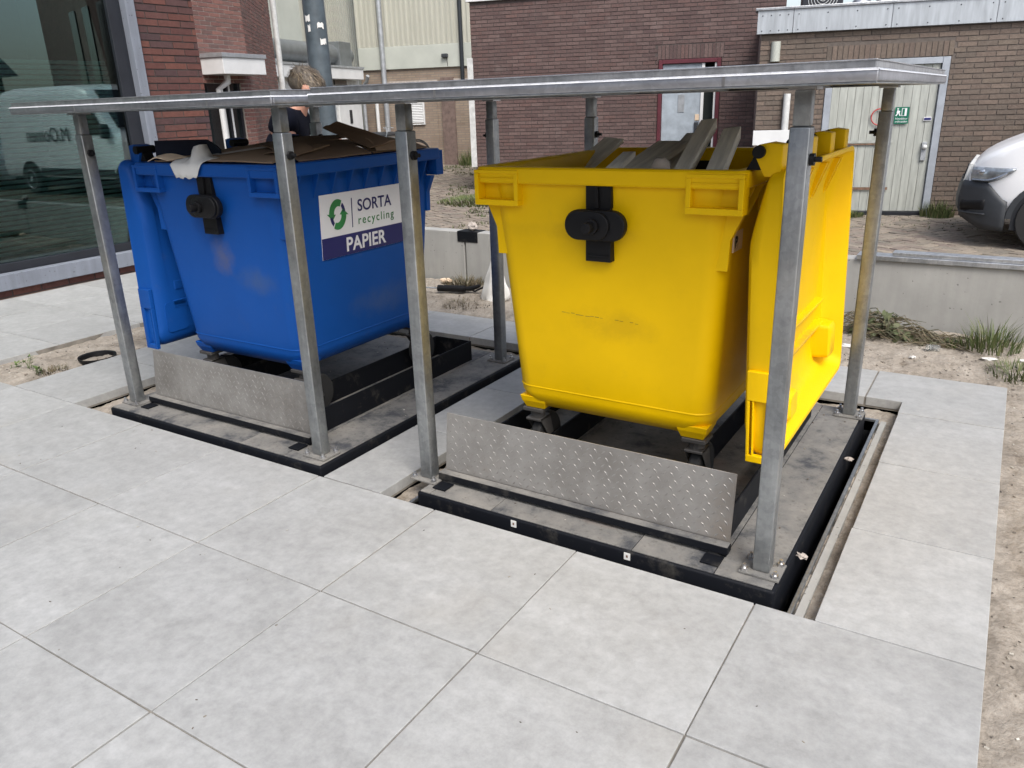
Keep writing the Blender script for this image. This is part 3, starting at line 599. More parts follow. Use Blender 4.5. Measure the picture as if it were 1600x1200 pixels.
# ---- far building: beige brick below, corrugated cladding above
BPt = (-12.89003067, 16.2642368); BA = 16; bM = wallM(BPt, BA)
fb = thing('warehouse', 'far warehouse of beige brick below and corrugated cream cladding above', 'building', (BPt[0], BPt[1], 0), R(BA))
L0 = -3.05
MB().box((L0, 0, STREET), (4.5, 0.3, 2.35)).build('brick_wall', 'brick_far', fb)
MB().box((-1.05+0.33, -0.05, STREET), (-0.35, -0.001, 2.1)).build('pilaster', 'brick_far_dark', fb)
MB().box((L0, -0.06, 2.351), (4.5, 0.2, 2.92)).build('cladding_band', 'cladding_pale', fb, bevel=0.01)
nr = 52
for k in range(nr):
    a0 = L0+k*(4.4-L0)/nr; w = (4.4-L0)/nr
    MB().prism([(a0, 0.02), (a0, -0.06), (a0+w*0.3, -0.06), (a0+w*0.45, -0.025), (a0+w*0.85, -0.025), (a0+w, -0.06), (a0+w, 0.02)], 4.2, None, 2.925).build('cladding_rib', 'cladding', fb)
MB().box((-2.42, -0.045, 1.98), (-0.82, -0.001, 2.05)).build('lintel', 'mortar_light', fb); MB().box((-2.38, -0.02, 0.1), (-0.86, -0.002, 1.979)).build('bricked_bay', 'brick_far', fb); MB().box((-0.47, -0.045, 2.0), (0.3, -0.001, 2.06)).build('lintel', 'mortar_light', fb)
MB().tube([(-2.3, -0.14, STREET), (-2.3, -0.14, 7.0)], 0.07, 10).build('downpipe', 'pipe_zinc', fb, smooth=40)
MB().tube([(0.14-0.2, -0.12, 2.0), (0.14-0.2, -0.12, 7.0)], 0.055, 10).build('black_downpipe', 'pipe_black', fb, smooth=40)
cam_ = MB().box((-0.62, -0.16, 2.58), (-0.45, -0.065, 2.68)).build('wall_lamp', 'van_grey', fb, bevel=0.02); MB().tube([(-0.5, -0.066, 2.6), (-0.48, -0.066, 2.37)], 0.008, 5).build('cable', 'van_grey', cam_)
MB().tube([(-2.62, -0.06, STREET), (-2.62, -0.06, 1.5)], 0.05, 8).build('white_pipe', 'white_paint', fb, smooth=40)
lv = thing('louvre_vent', 'white louvred vent box on the beige brick wall', 'vent', bM @ Vector((-1.5, -0.02, 0.92)), R(BA))
MB().box((-0.27, -0.05, 0), (-0.235, 0.018, 0.57)).box((0.235, -0.05, 0), (0.27, 0.018, 0.57)).box((-0.235, -0.05, 0), (0.235, 0.018, 0.025)).box((-0.235, -0.05, 0.545), (0.235, 0.018, 0.57)).build('frame', 'white_paint', lv)
MB().box((-0.235, 0.005, 0.025), (0.235, 0.017, 0.545)).build('back_plate', 'white_worn', lv)
sl = MB().box((-0.234, -0.03, -0.018), (0.234, -0.022, 0.018)).mesh('slat', 'white_paint')
for k in range(12): o = link('slat', sl, lv); o.location = (0, -0.008, 0.06+k*0.042); o.rotation_euler = (R(-30), 0, 0)
# left corrugated wing
lw = thing('warehouse_wing', 'plain cream clad side wing of the warehouse behind the roof duct', 'building', (-16.50679, 16.25355, 0), R(106))
for k in range(9): MB().box((-9.4+k*1.04, 0, STREET), (-9.4+(k+1)*1.04-0.012, 0.3, 7)).build('cladding_panel', 'cladding_pale' if k < 6 else 'cladding', lw, bevel=0.006)
for k in range(26): MB().box((-2.95+k*0.112, -0.035, STREET), (-2.95+k*0.112+0.06, -0.001, 7)).build('cladding_rib', 'cladding', lw)
MB().tube([(-3.0, -0.08, 2.5), (-3.0, -0.08, 7)], 0.05, 8).build('downpipe', 'pipe_zinc', lw)
# white shop extension
sp = thing('white_shop_extension', 'low white panelled extension with white door below the grey roof duct', 'building', (-15.50099, 15.03047, 0), R(106))
MB().box((-5.2, 0, STREET), (-0.1, 1.0, 2.09)).build('wall', 'white_worn', sp); MB().box((-5.2, -0.25, 2.10), (-0.30, 1.0, 2.36)).build('fascia', 'white_paint', sp, bevel=0.01); MB().box((-5.25, -0.27, 2.361), (-0.27, 1.0, 2.41)).build('roof_edge', 'pipe_zinc', sp)
MB().box((-1.45, -0.05, STREET+.01), (-0.18, -0.001, 1.95)).build('door', 'white_paint', sp, bevel=0.006); MB().box((-0.92, -0.06, 1.02), (-0.78, -0.051, 1.36)).build('letter_box', 'frame_dark', sp)
MB().box((-3.1, -0.04, STREET+.01), (-1.62, -0.001, 1.9)).build('shutter', 'door_blue', sp); MB().box((-3.9, -0.04, 1.6), (-3.2, -0.001, 2.1)).build('window', 'white_paint', sp); MB().box((-1.55, -0.04, 1.97), (-0.9, -0.001, 2.15)).build('window', 'dark_glass', sp)
MB().tube([(-0.12, -0.28, 2.2), (-0.05, -0.2, 2.05), (-0.02, -0.06, 1.95), (-0.02, -0.06, STREET)], 0.05, 8).build('downpipe', 'pipe_zinc', sp, smooth=40)
du = thing('roof_duct', 'thick grey ventilation duct with square fan box on the white extension', 'duct', onW((-15.50099, 15.03047), 106, -2.3, -0.2, 2.40), R(106))
MB().tube([(-2.3, 0, 0.30), (1.35, 0, 0.30)], 0.24, 20).build('pipe', 'duct', du, smooth=40); MB().box((1.1, -0.27, 0.02), (1.75, 0.27, 0.60)).build('fan_box', 'duct', du, bevel=0.01); MB().tube([(1.75, 0, 0.3), (2.05, 0, 0.3)], 0.2, 16).build('outlet', 'duct', du, smooth=40)
for x in (-1.8, -0.3): MB().box((x, -0.2, 0), (x+0.08, 0.2, 0.1)).build('support', 'pipe_zinc', du)
# ---- pink brick house behind the glass building
KP = (-10.81768867, 7.20726235)
b2 = thing('pink_brick_house', 'pink brick house corner with a small white canopy over its window', 'building')
brick_run(b2, KP, 100, -2.6, 0.0, STREET, 4.6, 'brick_pink', 'mortar_light', openings=[(-1.16, -0.24, 0.72, 1.85)], limit=220)
brick_run(b2, KP, 130, 0.0, 3.3, STREET, 5.2, 'brick_pink', 'mortar_light', limit=300, vis=lambda u, v: v < 215)
k2 = wallM(KP, 100)
wn2 = MB().box((-1.15, 0.06, 0.73), (-0.25, 0.10, 1.84), k2).build('window', 'dark_glass', b2); MB().box((-1.155, 0.02, 0.725), (-1.10, 0.11, 1.845), k2).box((-0.30, 0.02, 0.725), (-0.245, 0.11, 1.845), k2).box((-0.56, 0.03, 0.725), (-0.51, 0.11, 1.845), k2).build('window_frame', 'frame_dark', wn2); MB().box((-0.51, 0.028, 0.73), (-0.47, 0.10, 1.84), k2).build('mullion', 'white_paint', wn2)
MB().box((-1.2, -0.07, 0.66), (-0.2, 0.1, 0.715), k2).build('window_sill', 'white_paint', b2)
cn = MB().box((-1.06, -0.42, 1.95), (-0.10, -0.008, 2.18), k2).build('canopy', 'white_paint', b2, bevel=0.006); MB().box((-1.08, -0.44, 2.181), (-0.08, -0.008, 2.24), k2).build('canopy_edge', 'pipe_zinc', cn, bevel=0.004)
MB().tube([k2 @ Vector(p) for p in ((-0.76, -0.2, 1.95), (-0.76, -0.2, 1.85), (-0.84, -0.09, 1.75), (-0.84, -0.09, STREET))], 0.05, 10).build('downpipe', 'white_paint', b2, smooth=40)
kb = wallM(KP, 130); MB().tube([kb @ Vector((3.32, -0.09, STREET)), kb @ Vector((3.32, -0.09, 5.2))], 0.055, 10).build('downpipe', 'white_worn', b2, smooth=40)
# ---- glass fronted building on the left
GX = -7.26
gb = thing('glass_fronted_building', 'modern building with large shop window and dark red brick pier at the left', 'building')
GP = (GX, 2.87)
brick_run(gb, GP, 90, 0.0, 0.655, -0.06, 4.2, 'brick_red', 'mortar_dark', bl=0.235, bh=0.052, j=0.011, limit=300)
gM = wallM((GX, 0), 90)
brick_run(gb, (GX, 0), 90, -6.0, 2.76, -0.06, 0.064, 'brick_red', 'mortar_dark', bl=0.235, bh=0.052, j=0.011, limit=120)
MB().box((0.0, 0.251, -0.06), (0.655, 3, 4.2), wallM(GP, 90)).build('back_wall', 'brick_red', gb)
MB().box((-6.0, -0.055, 0.066), (2.772, 0.22, 0.20), gM).build('sill', 'bluestone', gb, bevel=0.006)
MB().box((2.774, -0.05, -0.06), (2.868, 0.22, 4.2), gM).build('stone_jamb', 'bluestone', gb, bevel=0.006)
fw = MB(); fw.box((-6.0, 0.03, 0.202), (2.772, 0.11, 0.275), gM); fw.box((2.64, 0.03, 0.277), (2.772, 0.11, 4.2), gM); fw.build('window_frame', 'frame_dark', gb, bevel=0.004)
tag(MB().box((-6.0, 0.065, 0.277), (2.638, 0.071, 4.2), gM).build('window_pane', 'glass', gb), None)
MB().add([gM @ Vector(p) for p in ((-6, 1.6, 0), (2.7, 1.6, 0), (2.7, 1.6, 4.2), (-6, 1.6, 4.2), (-6, .2, 0), (2.7, .2, 0), (2.7, .2, 4.2), (-6, .2, 4.2))], [(0, 1, 2, 3), (0, 4, 5, 1), (3, 2, 6, 7), (1, 5, 6, 2), (0, 3, 7, 4)]).build('room', 'room_dark', gb)
bl_ = thing('window_blind', 'closed horizontal slat blind hanging behind the shop window glass', 'blind', gM @ Vector((0, 0.16, 0.3)))
slm = MB().box((-6.0, -0.003, -0.0155), (2.62, 0.003, 0.0155)); slm.v = [tuple(wallM((0, 0), 90) @ Matrix.Rotation(R(38), 4, 'X') @ Vector(v)) for v in slm.v]; slm = slm.mesh('slat', 'blind')
for k in range(38): o = link('slat', slm, bl_); o.location = (0, 0, 0.03+k*0.042)

# ---------------- low concrete wall
WY = 3.25
cw = thing('low_concrete_wall', 'low grey concrete wall between the sand and the brick street', 'wall', (-3, WY, 0))
for (a, b_) in ((-8.6, -7.02), (-7.0, -3.93), (-3.915, 2.2)):
    MB().box((a, WY, -0.25), (b_, WY+0.12, 0.437)).build('wall_segment', 'concrete', cw, off=(-3, WY, 0), bevel=0.006)
MB().box((-3.99, WY-0.006, 0.355), (-3.79, WY+0.125, 0.442)).build('joint_plate', 'black_steel', cw, off=(-3, WY, 0), bevel=0.002)
cp = thing('wall_cap', 'bright aluminium cap profile lying along the right end of the low wall', 'wall cap', (0, WY, 0.44))
MB().box((-0.90, WY-0.02, 0.438), (2.2, WY+0.10, 0.468)).build('lower_profile', 'zinc_edge', cp, off=cp.location, bevel=0.003); MB().box((-0.70, WY+0.0, 0.469), (2.2, WY+0.09, 0.492)).build('upper_profile', 'zinc_edge', cp, off=cp.location, bevel=0.003)

# ================================================================== OBJECTS
# ---------------- underground bin lifts
DZ = 0.022                                # deck level
def lift(label, x0, x1, posts, deck, bincx, rx0, rx1, plate):
    cx = (x0+x1)/2*S
    root = thing('bin_lift', label, 'bin lift', (cx, 0.9, 0), 0, None); L = Vector((cx, 0.9, 0))
    a, b_ = deck[0]*S, deck[1]*S; c_, d_ = deck[2]*S, deck[3]*S
    # platform body: black edge frame with deck plates let in
    body = MB().box((a, c_, -0.16), (b_, d_, DZ-0.004)).build('platform_frame', 'black_steel', root, off=L, bevel=0.009, seg=3, smooth=50)
    bx = bincx*S; seams = [a+0.010, bx-0.56, bx-0.28, bx+0.28, bx+0.56, b_-0.010]
    seams = sorted(s for s in seams if a+0.009 <= s <= b_-0.009)
    for u0, u1 in zip(seams, seams[1:]):
        if u1-u0 < 0.02: continue
        MB().box((u0+0.0015, c_+0.010, DZ-0.012), (u1-0.0015, d_-0.010, DZ+random.uniform(-0.001, 0.001))).build('deck_plate', 'deck', root, off=L, bevel=0.0012)
    # wheel channels
    for sgn in (-1, 1):
        xi, xo = bx+sgn*0.29, bx+sgn*0.535
        ch = MB(); w = 0.008*sgn
        ch.box((min(xi, xi+w), 0.28, DZ+0.001), (max(xi, xi+w), 1.50, DZ+0.115)); ch.box((min(xo, xo+w), 0.28, DZ+0.001), (max(xo, xo+w), 1.50, DZ+0.115)); ch.box((min(xi, xo), 1.500, DZ+0.001), (max(xi, xo)+0.008, 1.508, DZ+0.115)); ch.build('wheel_channel', 'black_steel', root, off=L, bevel=0.0015)
    # upright tread plate with its hinge bar
    p0, p1 = plate[0]*S, plate[1]*S; ty = 0.195
    tp = MB(); tilt = 0.028
    tp.add([(p0, ty, 0.062), (p1, ty, 0.062), (p1, ty+0.005, 0.062), (p0, ty+0.005, 0.062), (p0, ty+tilt, 0.296), (p1, ty+tilt, 0.296), (p1, ty+tilt+0.005, 0.296), (p0, ty+tilt+0.005, 0.296)], [(0, 3, 2, 1), (4, 5, 6, 7), (0, 1, 5, 4), (1, 2, 6, 5), (2, 3, 7, 6), (3, 0, 4, 7)])
    tp = tp.build('tread_plate', 'tread', root, off=L, bevel=0.0012, seg=1)
    bm_ = MB(); nxx = int((p1-p0)/0.030)
    for i in range(nxx):
        for j in range(9):
            x = p0+0.018+i*0.030+(0.015 if j % 2 else 0); z = 0.076+j*0.0245
            if x > p1-0.015: continue
            y = ty+tilt*(z-0.062)/0.234; an = R(45) if (i+j) % 2 else R(-45)
            M = Matrix.Translation((x, y, z)) @ Matrix.Rotation(math.atan2(tilt, 0.234)*-1, 4, 'X') @ Matrix.Rotation(an, 4, 'Y')
            bm_.add([M @ Vector(q) for q in ((-0.0105, 0, 0), (0, 0, -0.0034), (0.0105, 0, 0), (0, 0, 0.0034), (-0.005, -0.0013, 0), (0.005, -0.0013, 0))], [(0, 1, 5, 4), (1, 2, 5), (2, 3, 4, 5), (3, 0, 4)])
    tag(bm_.build('tread_pattern', 'tread', tp, off=L, fix=False), kind='stuff')
    MB().box((p0-0.01, ty-0.038, 0.034), (p1+0.005, ty-0.001, 0.061)).box((p0-0.012, ty-0.03, DZ+0.001), (p0+0.0, ty+0.02, 0.0339)).box((p1-0.02, ty-0.03, DZ+0.001), (p1, ty+0.02, 0.0339)).build('hinge_bar', 'black_steel', root, off=L, bevel=0.002)
    MB().box((p0-0.008, ty-0.037, 0.0612), (p1+0.003, ty-0.002, 0.0625)).build('hinge_bar_top', 'deck', root, off=L)
    for xx in (p0+0.035, p1-0.035): MB().box((xx-0.03, ty-0.10, DZ+0.001), (xx+0.03, ty-0.04, DZ+0.007)).build('bracket', 'black_steel', root, off=L, bevel=0.001)
    # posts
    for k, (X, Y) in enumerate(posts):
        x, y = X*S, Y*S; h = 0.0265
        po = MB().box((x-h, y-h, DZ+0.008), (x+h, y+h, 1.352)).build('post', 'galv', root, off=L, bevel=0.005, seg=3, smooth=40)
        MB().box((x-0.0215, y-0.0215, 1.3525), (x+0.0215, y+0.0215, 1.440)).build('inner_tube', 'galv', po, off=L, bevel=0.004, smooth=40)
        MB().box((x-0.035, y-0.035, 1.4405), (x+0.035, y+0.035, 1.4475)).build('head_plate', 'bolt', po, off=L)
        MB().box((x-0.062, y-0.052, DZ+0.001), (x+0.062, y+0.052, DZ+0.0078)).build('base_plate', 'deck', po, off=L, bevel=0.001)
        for (dx, dy) in ((-0.047, -0.038), (0.047, -0.038), (-0.047, 0.038), (0.047, 0.038)):
            bo = MB(); bo.prism([(0.011*math.cos(R(60*q)), 0.011*math.sin(R(60*q))) for q in range(6)], 0.010, Matrix.Translation((x+dx, y+dy, DZ+0.008))); bo.tube([(x+dx, y+dy, DZ+0.018), (x+dx, y+dy, DZ+0.03)], 0.006, 6); bo.build('bolt', 'bolt', po, off=L)
        sd = -1 if (k in (2,)) else 1                    # clamp knob on the tube
        kb_ = MB(); kb_.tube([(x+sd*h, y, 1.27), (x+sd*(h+0.012), y, 1.27)], 0.016, 10); kb_.tube([(x+sd*(h+0.012), y, 1.27), (x+sd*(h+0.03), y, 1.27)], 0.007, 8); kb_.build('clamp_knob', 'black_plastic', po, off=L, smooth=40)
    # roof tray
    r0, r1 = rx0*S, rx1*S; y0, y1 = 0.006, 1.80; zb, zt = 1.448, 1.500
    rf = MB(); q = 0.0
    for (u0, u1, v0, v1) in ((r0+q, r1-q, y0+q, y0+q+0.012), (r0+q, r1-q, y1-q-0.012, y1-q), (r0+q, r0+q+0.012, y0+q+0.0123, y1-q-0.0123), (r1-q-0.012, r1-q, y0+q+0.0123, y1-q-0.0123)): rf.box((u0, v0, zb+0.0045), (u1, v1, zb+0.0335))
    rf = rf.build('roof_frame', 'zinc_frame', root, off=L, bevel=0.0045, seg=3, smooth=50)
    fl = MB(); w = 0.05
    fl.box((r0+q+0.002, y0+q+0.002, zb), (r1-q-0.002, y0+w, zb+0.0042)); fl.box((r0+q+0.002, y1-w, zb), (r1-q-0.002, y1-q-0.002, zb+0.0042)); fl.box((r0+q+0.002, y0+w+0.0002, zb), (r0+w, y1-w-0.0002, zb+0.0042)); fl.box((r1-w, y0+w+0.0002, zb), (r1-q-0.002, y1-w-0.0002, zb+0.0042)); fl.build('roof_flange', 'galv', rf, off=L, bevel=0.001)
    MB().box((r0+0.03, y0+0.03, zb+0.024), (r1-0.03, y1-0.03, zb+0.029)).build('roof_sheet', 'galv', rf, off=L)
    for k in range(3):
        xx = r0+(r1-r0)*(k+1)/4; MB().box((xx-0.02, y0+0.05, zb+0.002), (xx+0.02, y1-0.05, zb+0.0235)).build('roof_beam', 'galv', rf, off=L)
    tr = MB(); t0, t1 = zb+0.0345, zt
    for (q0, q1, q2, q3) in ((r0+0.009, r1-0.009, y0+0.009, y0+0.015), (r0+0.009, r1-0.009, y1-0.015, y1-0.009), (r0+0.009, r0+0.015, y0+0.0152, y1-0.0152), (r1-0.015, r1-0.009, y0+0.0152, y1-0.0152)): tr.box((q0, q2, t0), (q1, q3, t1-0.002))
    tr.box((r0+0.0152, y0+0.0152, t0), (r1-0.0152, y1-0.0152, t0+0.004)); tr = tr.build('roof_tray', 'zinc_edge', rf, off=L, bevel=0.0012)
    lip = MB()
    for (q0, q1, q2, q3) in ((r0+0.006, r1-0.006, y0+0.006, y0+0.016), (r0+0.006, r1-0.006, y1-0.016, y1-0.006), (r0+0.006, r0+0.016, y0+0.0162, y1-0.0162), (r1-0.016, r1-0.006, y0+0.0162, y1-0.0162)): lip.box((q0, q2, t1-0.0018), (q1, q3, t1+0.0012))
    lip.build('roof_lip', 'bolt', rf, off=L, bevel=0.001)
    for k in range(2): xx = r0+(r1-r0)*(0.30+0.5*k); MB().box((xx, y0+q-0.001, zb+0.006), (xx+0.008, y0+q-0.0002, zb+0.029)).build('weld_strip', 'bolt', rf, off=L)
    ed = MB(); z_, e_ = zb+0.0335, 0.0045                       # pale tilted strip painting the sky highlight along the frame's top edge
    for (A, B, nx_, ny_) in (((r0+q, y0+q), (r1-q, y0+q), 0, -1), ((r1-q, y0+q), (r1-q, y1-q), 1, 0)):
        a3, b3 = Vector((*A, z_-e_)), Vector((*B, z_-e_)); o3 = Vector((nx_, ny_, 0))*0.003; i3 = Vector((-nx_, -ny_, 0))*0.0045+Vector((0, 0, e_+0.0008))
        ed.add([a3+o3, b3+o3, b3+i3, a3+i3, a3+i3*0.2-o3, b3+i3*0.2-o3], [(0, 1, 2, 3), (3, 2, 5, 4), (0, 4, 5, 1)])
    ed.build('roof_frame_highlight', 'edge_highlight', rf, off=L)
    return root, L
blue_lift, LB = lift('galvanised bin lift with tread plate carrying the blue paper bin', -6.95, -4.02, [(-6.40, 0.235), (-4.17, 0.20), (-4.19, 2.637), (-6.33, 2.64)], (-6.52, -4.035, 0.045, 2.83), -5.35, -6.95, -4.02, (-6.26, -4.36))
yel_lift, LY = lift('galvanised bin lift with tread plate carrying the yellow bin', -3.72, -0.72, [(-3.25, 0.285), (-1.035, 0.25), (-1.03, 2.69), (-3.25, 2.69)], (-3.21, -0.93, 0.085, 2.83), -2.18, -3.72, -0.722, (-3.145, -1.235))
for (xx) in (-2.47, -1.73):
    s_ = MB().box((xx*S-0.011, 0.0485, DZ-0.036), (xx*S+0.011, 0.0505, DZ-0.010)).build('warning_label', 'paper', yel_lift, off=LY); MB().box((xx*S-0.0035, 0.0479, DZ-0.027), (xx*S+0.003, 0.0484, DZ-0.018)).build('label_print', 'rust', s_, off=LY)
# stone stuck in the gap
tag(MB().ellipsoid((-0.90*S, 0.55*S, -0.002), (0.02, 0.014, 0.009), 8, 5, None, 0.9, 3).build('mortar_crumb', 'mortar_light'), 'crumb of mortar stuck in the gap beside the front right post', 'mortar crumb', 'crumbs in the gap'); tag(MB().ellipsoid((-0.90*S, 1.95*S, -0.002), (0.018, 0.012, 0.008), 8, 5, None, 0.9, 8).build('mortar_crumb', 'mortar_light'), 'crumb of mortar stuck in the gap near the back right post', 'mortar crumb', 'crumbs in the gap')

# ---------------- four wheeled bins
HX, HY, RIM = 0.492, 0.57, 1.218
def half(z):                              # outer half widths of the body at height z
    k = (z-0.34)/0.76; return 0.395+0.048*k, 0.478+0.062*k
def make_bin(root, mat, trail=1):
    rings = []
    for (z, hx, hy, r) in ((0.262, 0.20, 0.28, 0.06), (0.268, 0.30, 0.38, 0.08), (0.285, 0.355, 0.44, 0.09), (0.315, 0.385, 0.468, 0.085), (0.345, 0.3955, 0.4785, 0.08)): rings.append(rrect(hx, hy, r, z))
    for z in (0.352, 0.55, 0.75, 0.95, 1.10, 1.160):
        h = half(z); rings.append(rrect(h[0], h[1], 0.075, z))
    rings += [rrect(HX-0.004, HY-0.004, 0.035, 1.163), rrect(HX, HY, 0.035, 1.168), rrect(HX, HY, 0.035, RIM-0.006), rrect(HX-0.005, HY-0.005, 0.033, RIM), rrect(HX-0.04, HY-0.045, 0.05, RIM), rrect(HX-0.047, HY-0.052, 0.05, RIM-0.008)]
    for z in (1.10, 0.7, 0.38):
        h = half(z); rings.append(rrect(h[0]-0.012, h[1]-0.012, 0.07, z))
    rings.append(rrect(0.33, 0.41, 0.06, 0.345))
    mb = MB(); mb.loft(rings, True); body = mb.build('body', mat, root, smooth=32)
    # moulding seam near the bottom
    MB().loft([rrect(half(0.375)[0]+0.001, half(0.375)[1]+0.001, 0.075, 0.372), rrect(half(0.375)[0]+0.0028, half(0.375)[1]+0.0028, 0.075, 0.3755), rrect(half(0.378)[0]+0.0004, half(0.378)[1]+0.0004, 0.075, 0.379)], False).build('moulding_seam', mat, body, smooth=True)
    # corner pockets and brackets on both short sides
    for sy in (-1, 1):
        for sx in (-1, 1):
            pk = MB(); x0, x1 = (HX-0.185)*sx, (HX-0.002)*sx; xa, xb = min(x0, x1), max(x0, x1); yf = sy*(HY+0.004); yb = sy*(HY-0.055); ya, yc = min(yf, yb), max(yf, yb); zt, zb = 1.208, 1.085; t = 0.012
            pk.box((xa, ya, zb), (xb, yc, zb+t+0.008)); pk.box((xa, ya, zt-t), (xb, yc, zt)); pk.box((xa, ya, zb+t+0.008), (xa+t*1.4, yc, zt-t)); pk.box((xb-t*1.4, ya, zb+t+0.008), (xb, yc, zt-t))
            bk = sy*(HY-0.040); pk.box((xa+t*1.4, min(bk, yb), zb+t+0.008), (xb-t*1.4, max(bk, yb), zt-t)); pk.box((xa+t*1.4, min(yf, yb), zt-0.030), (xb-t*1.4, max(sy*(HY-0.008), yb), zt-0.026))
            p_ = pk.build('lifting_pocket', mat, root, bevel=0.0025, seg=2)
            # tapering bracket under the pocket
            h = half(0.95); gx = MB(); xo = sx*(HX-0.012); xi = sx*(half(1.08)[0]-0.05)
            poly = [(sx*(h[0]-0.06), 0.90), (sx*(h[0]+0.002), 0.90), (sx*(h[0]+0.006), 1.0), (sx*(HX-0.014), 1.084), (sx*(HX-0.15), 1.084), (sx*(h[0]-0.06), 1.0)]
            ylo = sy*(half(1.0)[1]-0.05); yhi = sy*(half(0.90)[1]-0.012)
            M = Matrix(((1, 0, 0, 0), (0, 0, 1, 0), (0, 1, 0, 0), (0, 0, 0, 1))); gx.prism(poly, yhi-ylo, M, ylo); gx.build('bracket', mat, p_, bevel=0.002)
    # lower corner feet and castors
    for sy in (-1, 1):
        for sx in (-1, 1):
            x, y = sx*0.335, sy*0.415; ft = MB(); def_ = lambda a0, a1, b0, b1, z: [Vector((sx*a0, sy*b0, z)), Vector((sx*a1, sy*b0, z)), Vector((sx*a1, sy*b1, z)), Vector((sx*a0, sy*b1, z))]
            ft.loft([def_(0.285, 0.368, 0.36, 0.450, 0.272), def_(0.275, 0.381, 0.35, 0.464, 0.302), def_(0.27, 0.386, 0.345, 0.469, 0.325)], True)
            ft.build('corner_foot', mat, root, bevel=0.0015, seg=1)
            fx, fy = x, y+0.0; ca = MB(); ca.box((fx-0.045, fy-0.045, 0.256), (fx+0.045, fy+0.045, 0.2715)); ca.tube([(fx, fy, 0.225), (fx, fy, 0.256)], 0.03, 12)
            for q in (-1, 1): ca.add([(fx+q*0.030, fy-0.040, 0.226), (fx+q*0.034, fy-0.040, 0.226), (fx+q*0.034, fy+0.040, 0.226), (fx+q*0.030, fy+0.040, 0.226), (fx+q*0.030, fy+trail*0.06-0.018, 0.11), (fx+q*0.034, fy+trail*0.06-0.018, 0.11), (fx+q*0.034, fy+trail*0.06+0.018, 0.11), (fx+q*0.030, fy+trail*0.06+0.018, 0.11)], [(0, 1, 2, 3), (7, 6, 5, 4), (0, 4, 5, 1), (1, 5, 6, 2), (2, 6, 7, 3), (3, 7, 4, 0)])
            ca.box((fx-0.034, fy-0.042, 0.2155), (fx+0.034, fy+0.042, 0.2258)); cs = ca.build('castor', 'caster', root, bevel=0.002, seg=1)
            zc = DZ+0.1005; wh = MB(); wr = [(0.03, -0.02), (0.07, -0.021), (0.092, -0.021), (0.1, -0.012), (0.1, 0.012), (0.092, 0.021), (0.07, 0.021), (0.03, 0.02)]
            wh.loft([[Vector((fx+o_, fy+trail*0.06+rr*math.cos(2*math.pi*k/24), zc+rr*math.sin(2*math.pi*k/24))) for k in range(24)] for rr, o_ in wr], True); wh.build('wheel', 'rubber', cs, smooth=35)
    # black comb trunnions on the short sides
    for sy in (-1, 1):
        y0 = lambda z: sy*(half(z)[1]); tr_ = MB(); yy = sy*(HY-0.022)
        Mx = Matrix(((1, 0, 0, 0), (0, 0, sy, 0), (0, 1, 0, 0), (0, 0, 0, 1)))
        cz = 1.035; pl = half(0.98)[1]
        tr_.prism([(-0.047, 0.908), (0.047, 0.908), (0.047, 1.0), (0.044, 1.0), (0.044, 1.09), (0.047, 1.09), (0.047, 1.164), (-0.047, 1.164)], 0.040, Mx, pl-0.012)
        plate = tr_.build('trunnion_bracket', 'black_plastic', root, bevel=0.006, seg=2)
        rb_ = MB(); rb_.prism([(-0.006, 1.09), (0.006, 1.09), (0.002, 1.16), (-0.010, 1.16)], 0.010, Mx, pl+0.0285); rb_.build('rib', 'black_plastic', plate, bevel=0.001); MB().prism([(-0.038, 0.925), (0.038, 0.925), (0.038, 0.931), (-0.038, 0.931)], 0.004, Mx, pl+0.0285).build('rib', 'black_plastic', plate, bevel=0.001)
        ob = MB(); pts = [(-0.062+0.051*math.cos(R(a)), cz+0.051*math.sin(R(a))) for a in range(90, 271, 15)]+[(0.060+0.051*math.cos(R(a)), cz+0.051*math.sin(R(a))) for a in range(-90, 91, 15)]
        ob.prism(pts, 0.030, Mx, pl+0.030); ob.build('trunnion_plate', 'black_plastic', plate, bevel=0.006, seg=3, smooth=45)
        ob = MB(); ob.prism([(-0.058+0.048*math.cos(R(a)), cz+0.048*math.sin(R(a))) for a in range(90, 271, 15)]+[(0.010+0.048*math.cos(R(a)), cz+0.048*math.sin(R(a))) for a in range(-90, 91, 15)], 0.012, Mx, pl+0.0605); ob.build('trunnion_cover', 'black_plastic', plate, bevel=0.004, seg=2, smooth=45)
        pn = MB(); pn.tube([(0, sy*(pl+0.07), cz), (0, sy*(pl+0.092), cz)], 0.026, 16); pn.tube([(0, sy*(pl+0.092), cz), (0, sy*(pl+0.125), cz)], 0.018, 16); pn.build('trunnion_pin', 'black_plastic', plate, smooth=40, bevel=0.002)
    # triangular gussets under the rim of the front (local -x) and hinge (local +x) sides
    for sx in (-1, 1):
        for k in range(9):
            y = -0.44+k*0.11; g_ = MB(); h1 = half(1.05)[0]
            poly = [(sx*(half(1.15)[0]-0.01), 1.1625), (sx*(HX-0.004), 1.1625), (sx*(half(1.05)[0]-0.004), 1.045)]
            Mg = Matrix(((1, 0, 0, 0), (0, 0, 1, 0), (0, 1, 0, 0), (0, 0, 0, 1))); g_.prism(poly, 0.008, Mg, y-0.004); g_.build('gusset', mat, root)
    # lid hanging open on the hinge side, inner face outwards
    def sh(v):                            # the lid leans out towards its lower edge; its shell steps in below the hinge
        k = min(1, max(0, (v[2]-0.97)/0.20)); k = k*k*(3-2*k); w_ = min(1, max(0, (0.575-v[0])/0.05))
        return Vector((v[0]+(1.22-v[2])*0.045+w_*(0.036*k-0.010), v[1], v[2]))
    zc, hz, hy = 0.755, 0.468, 0.565
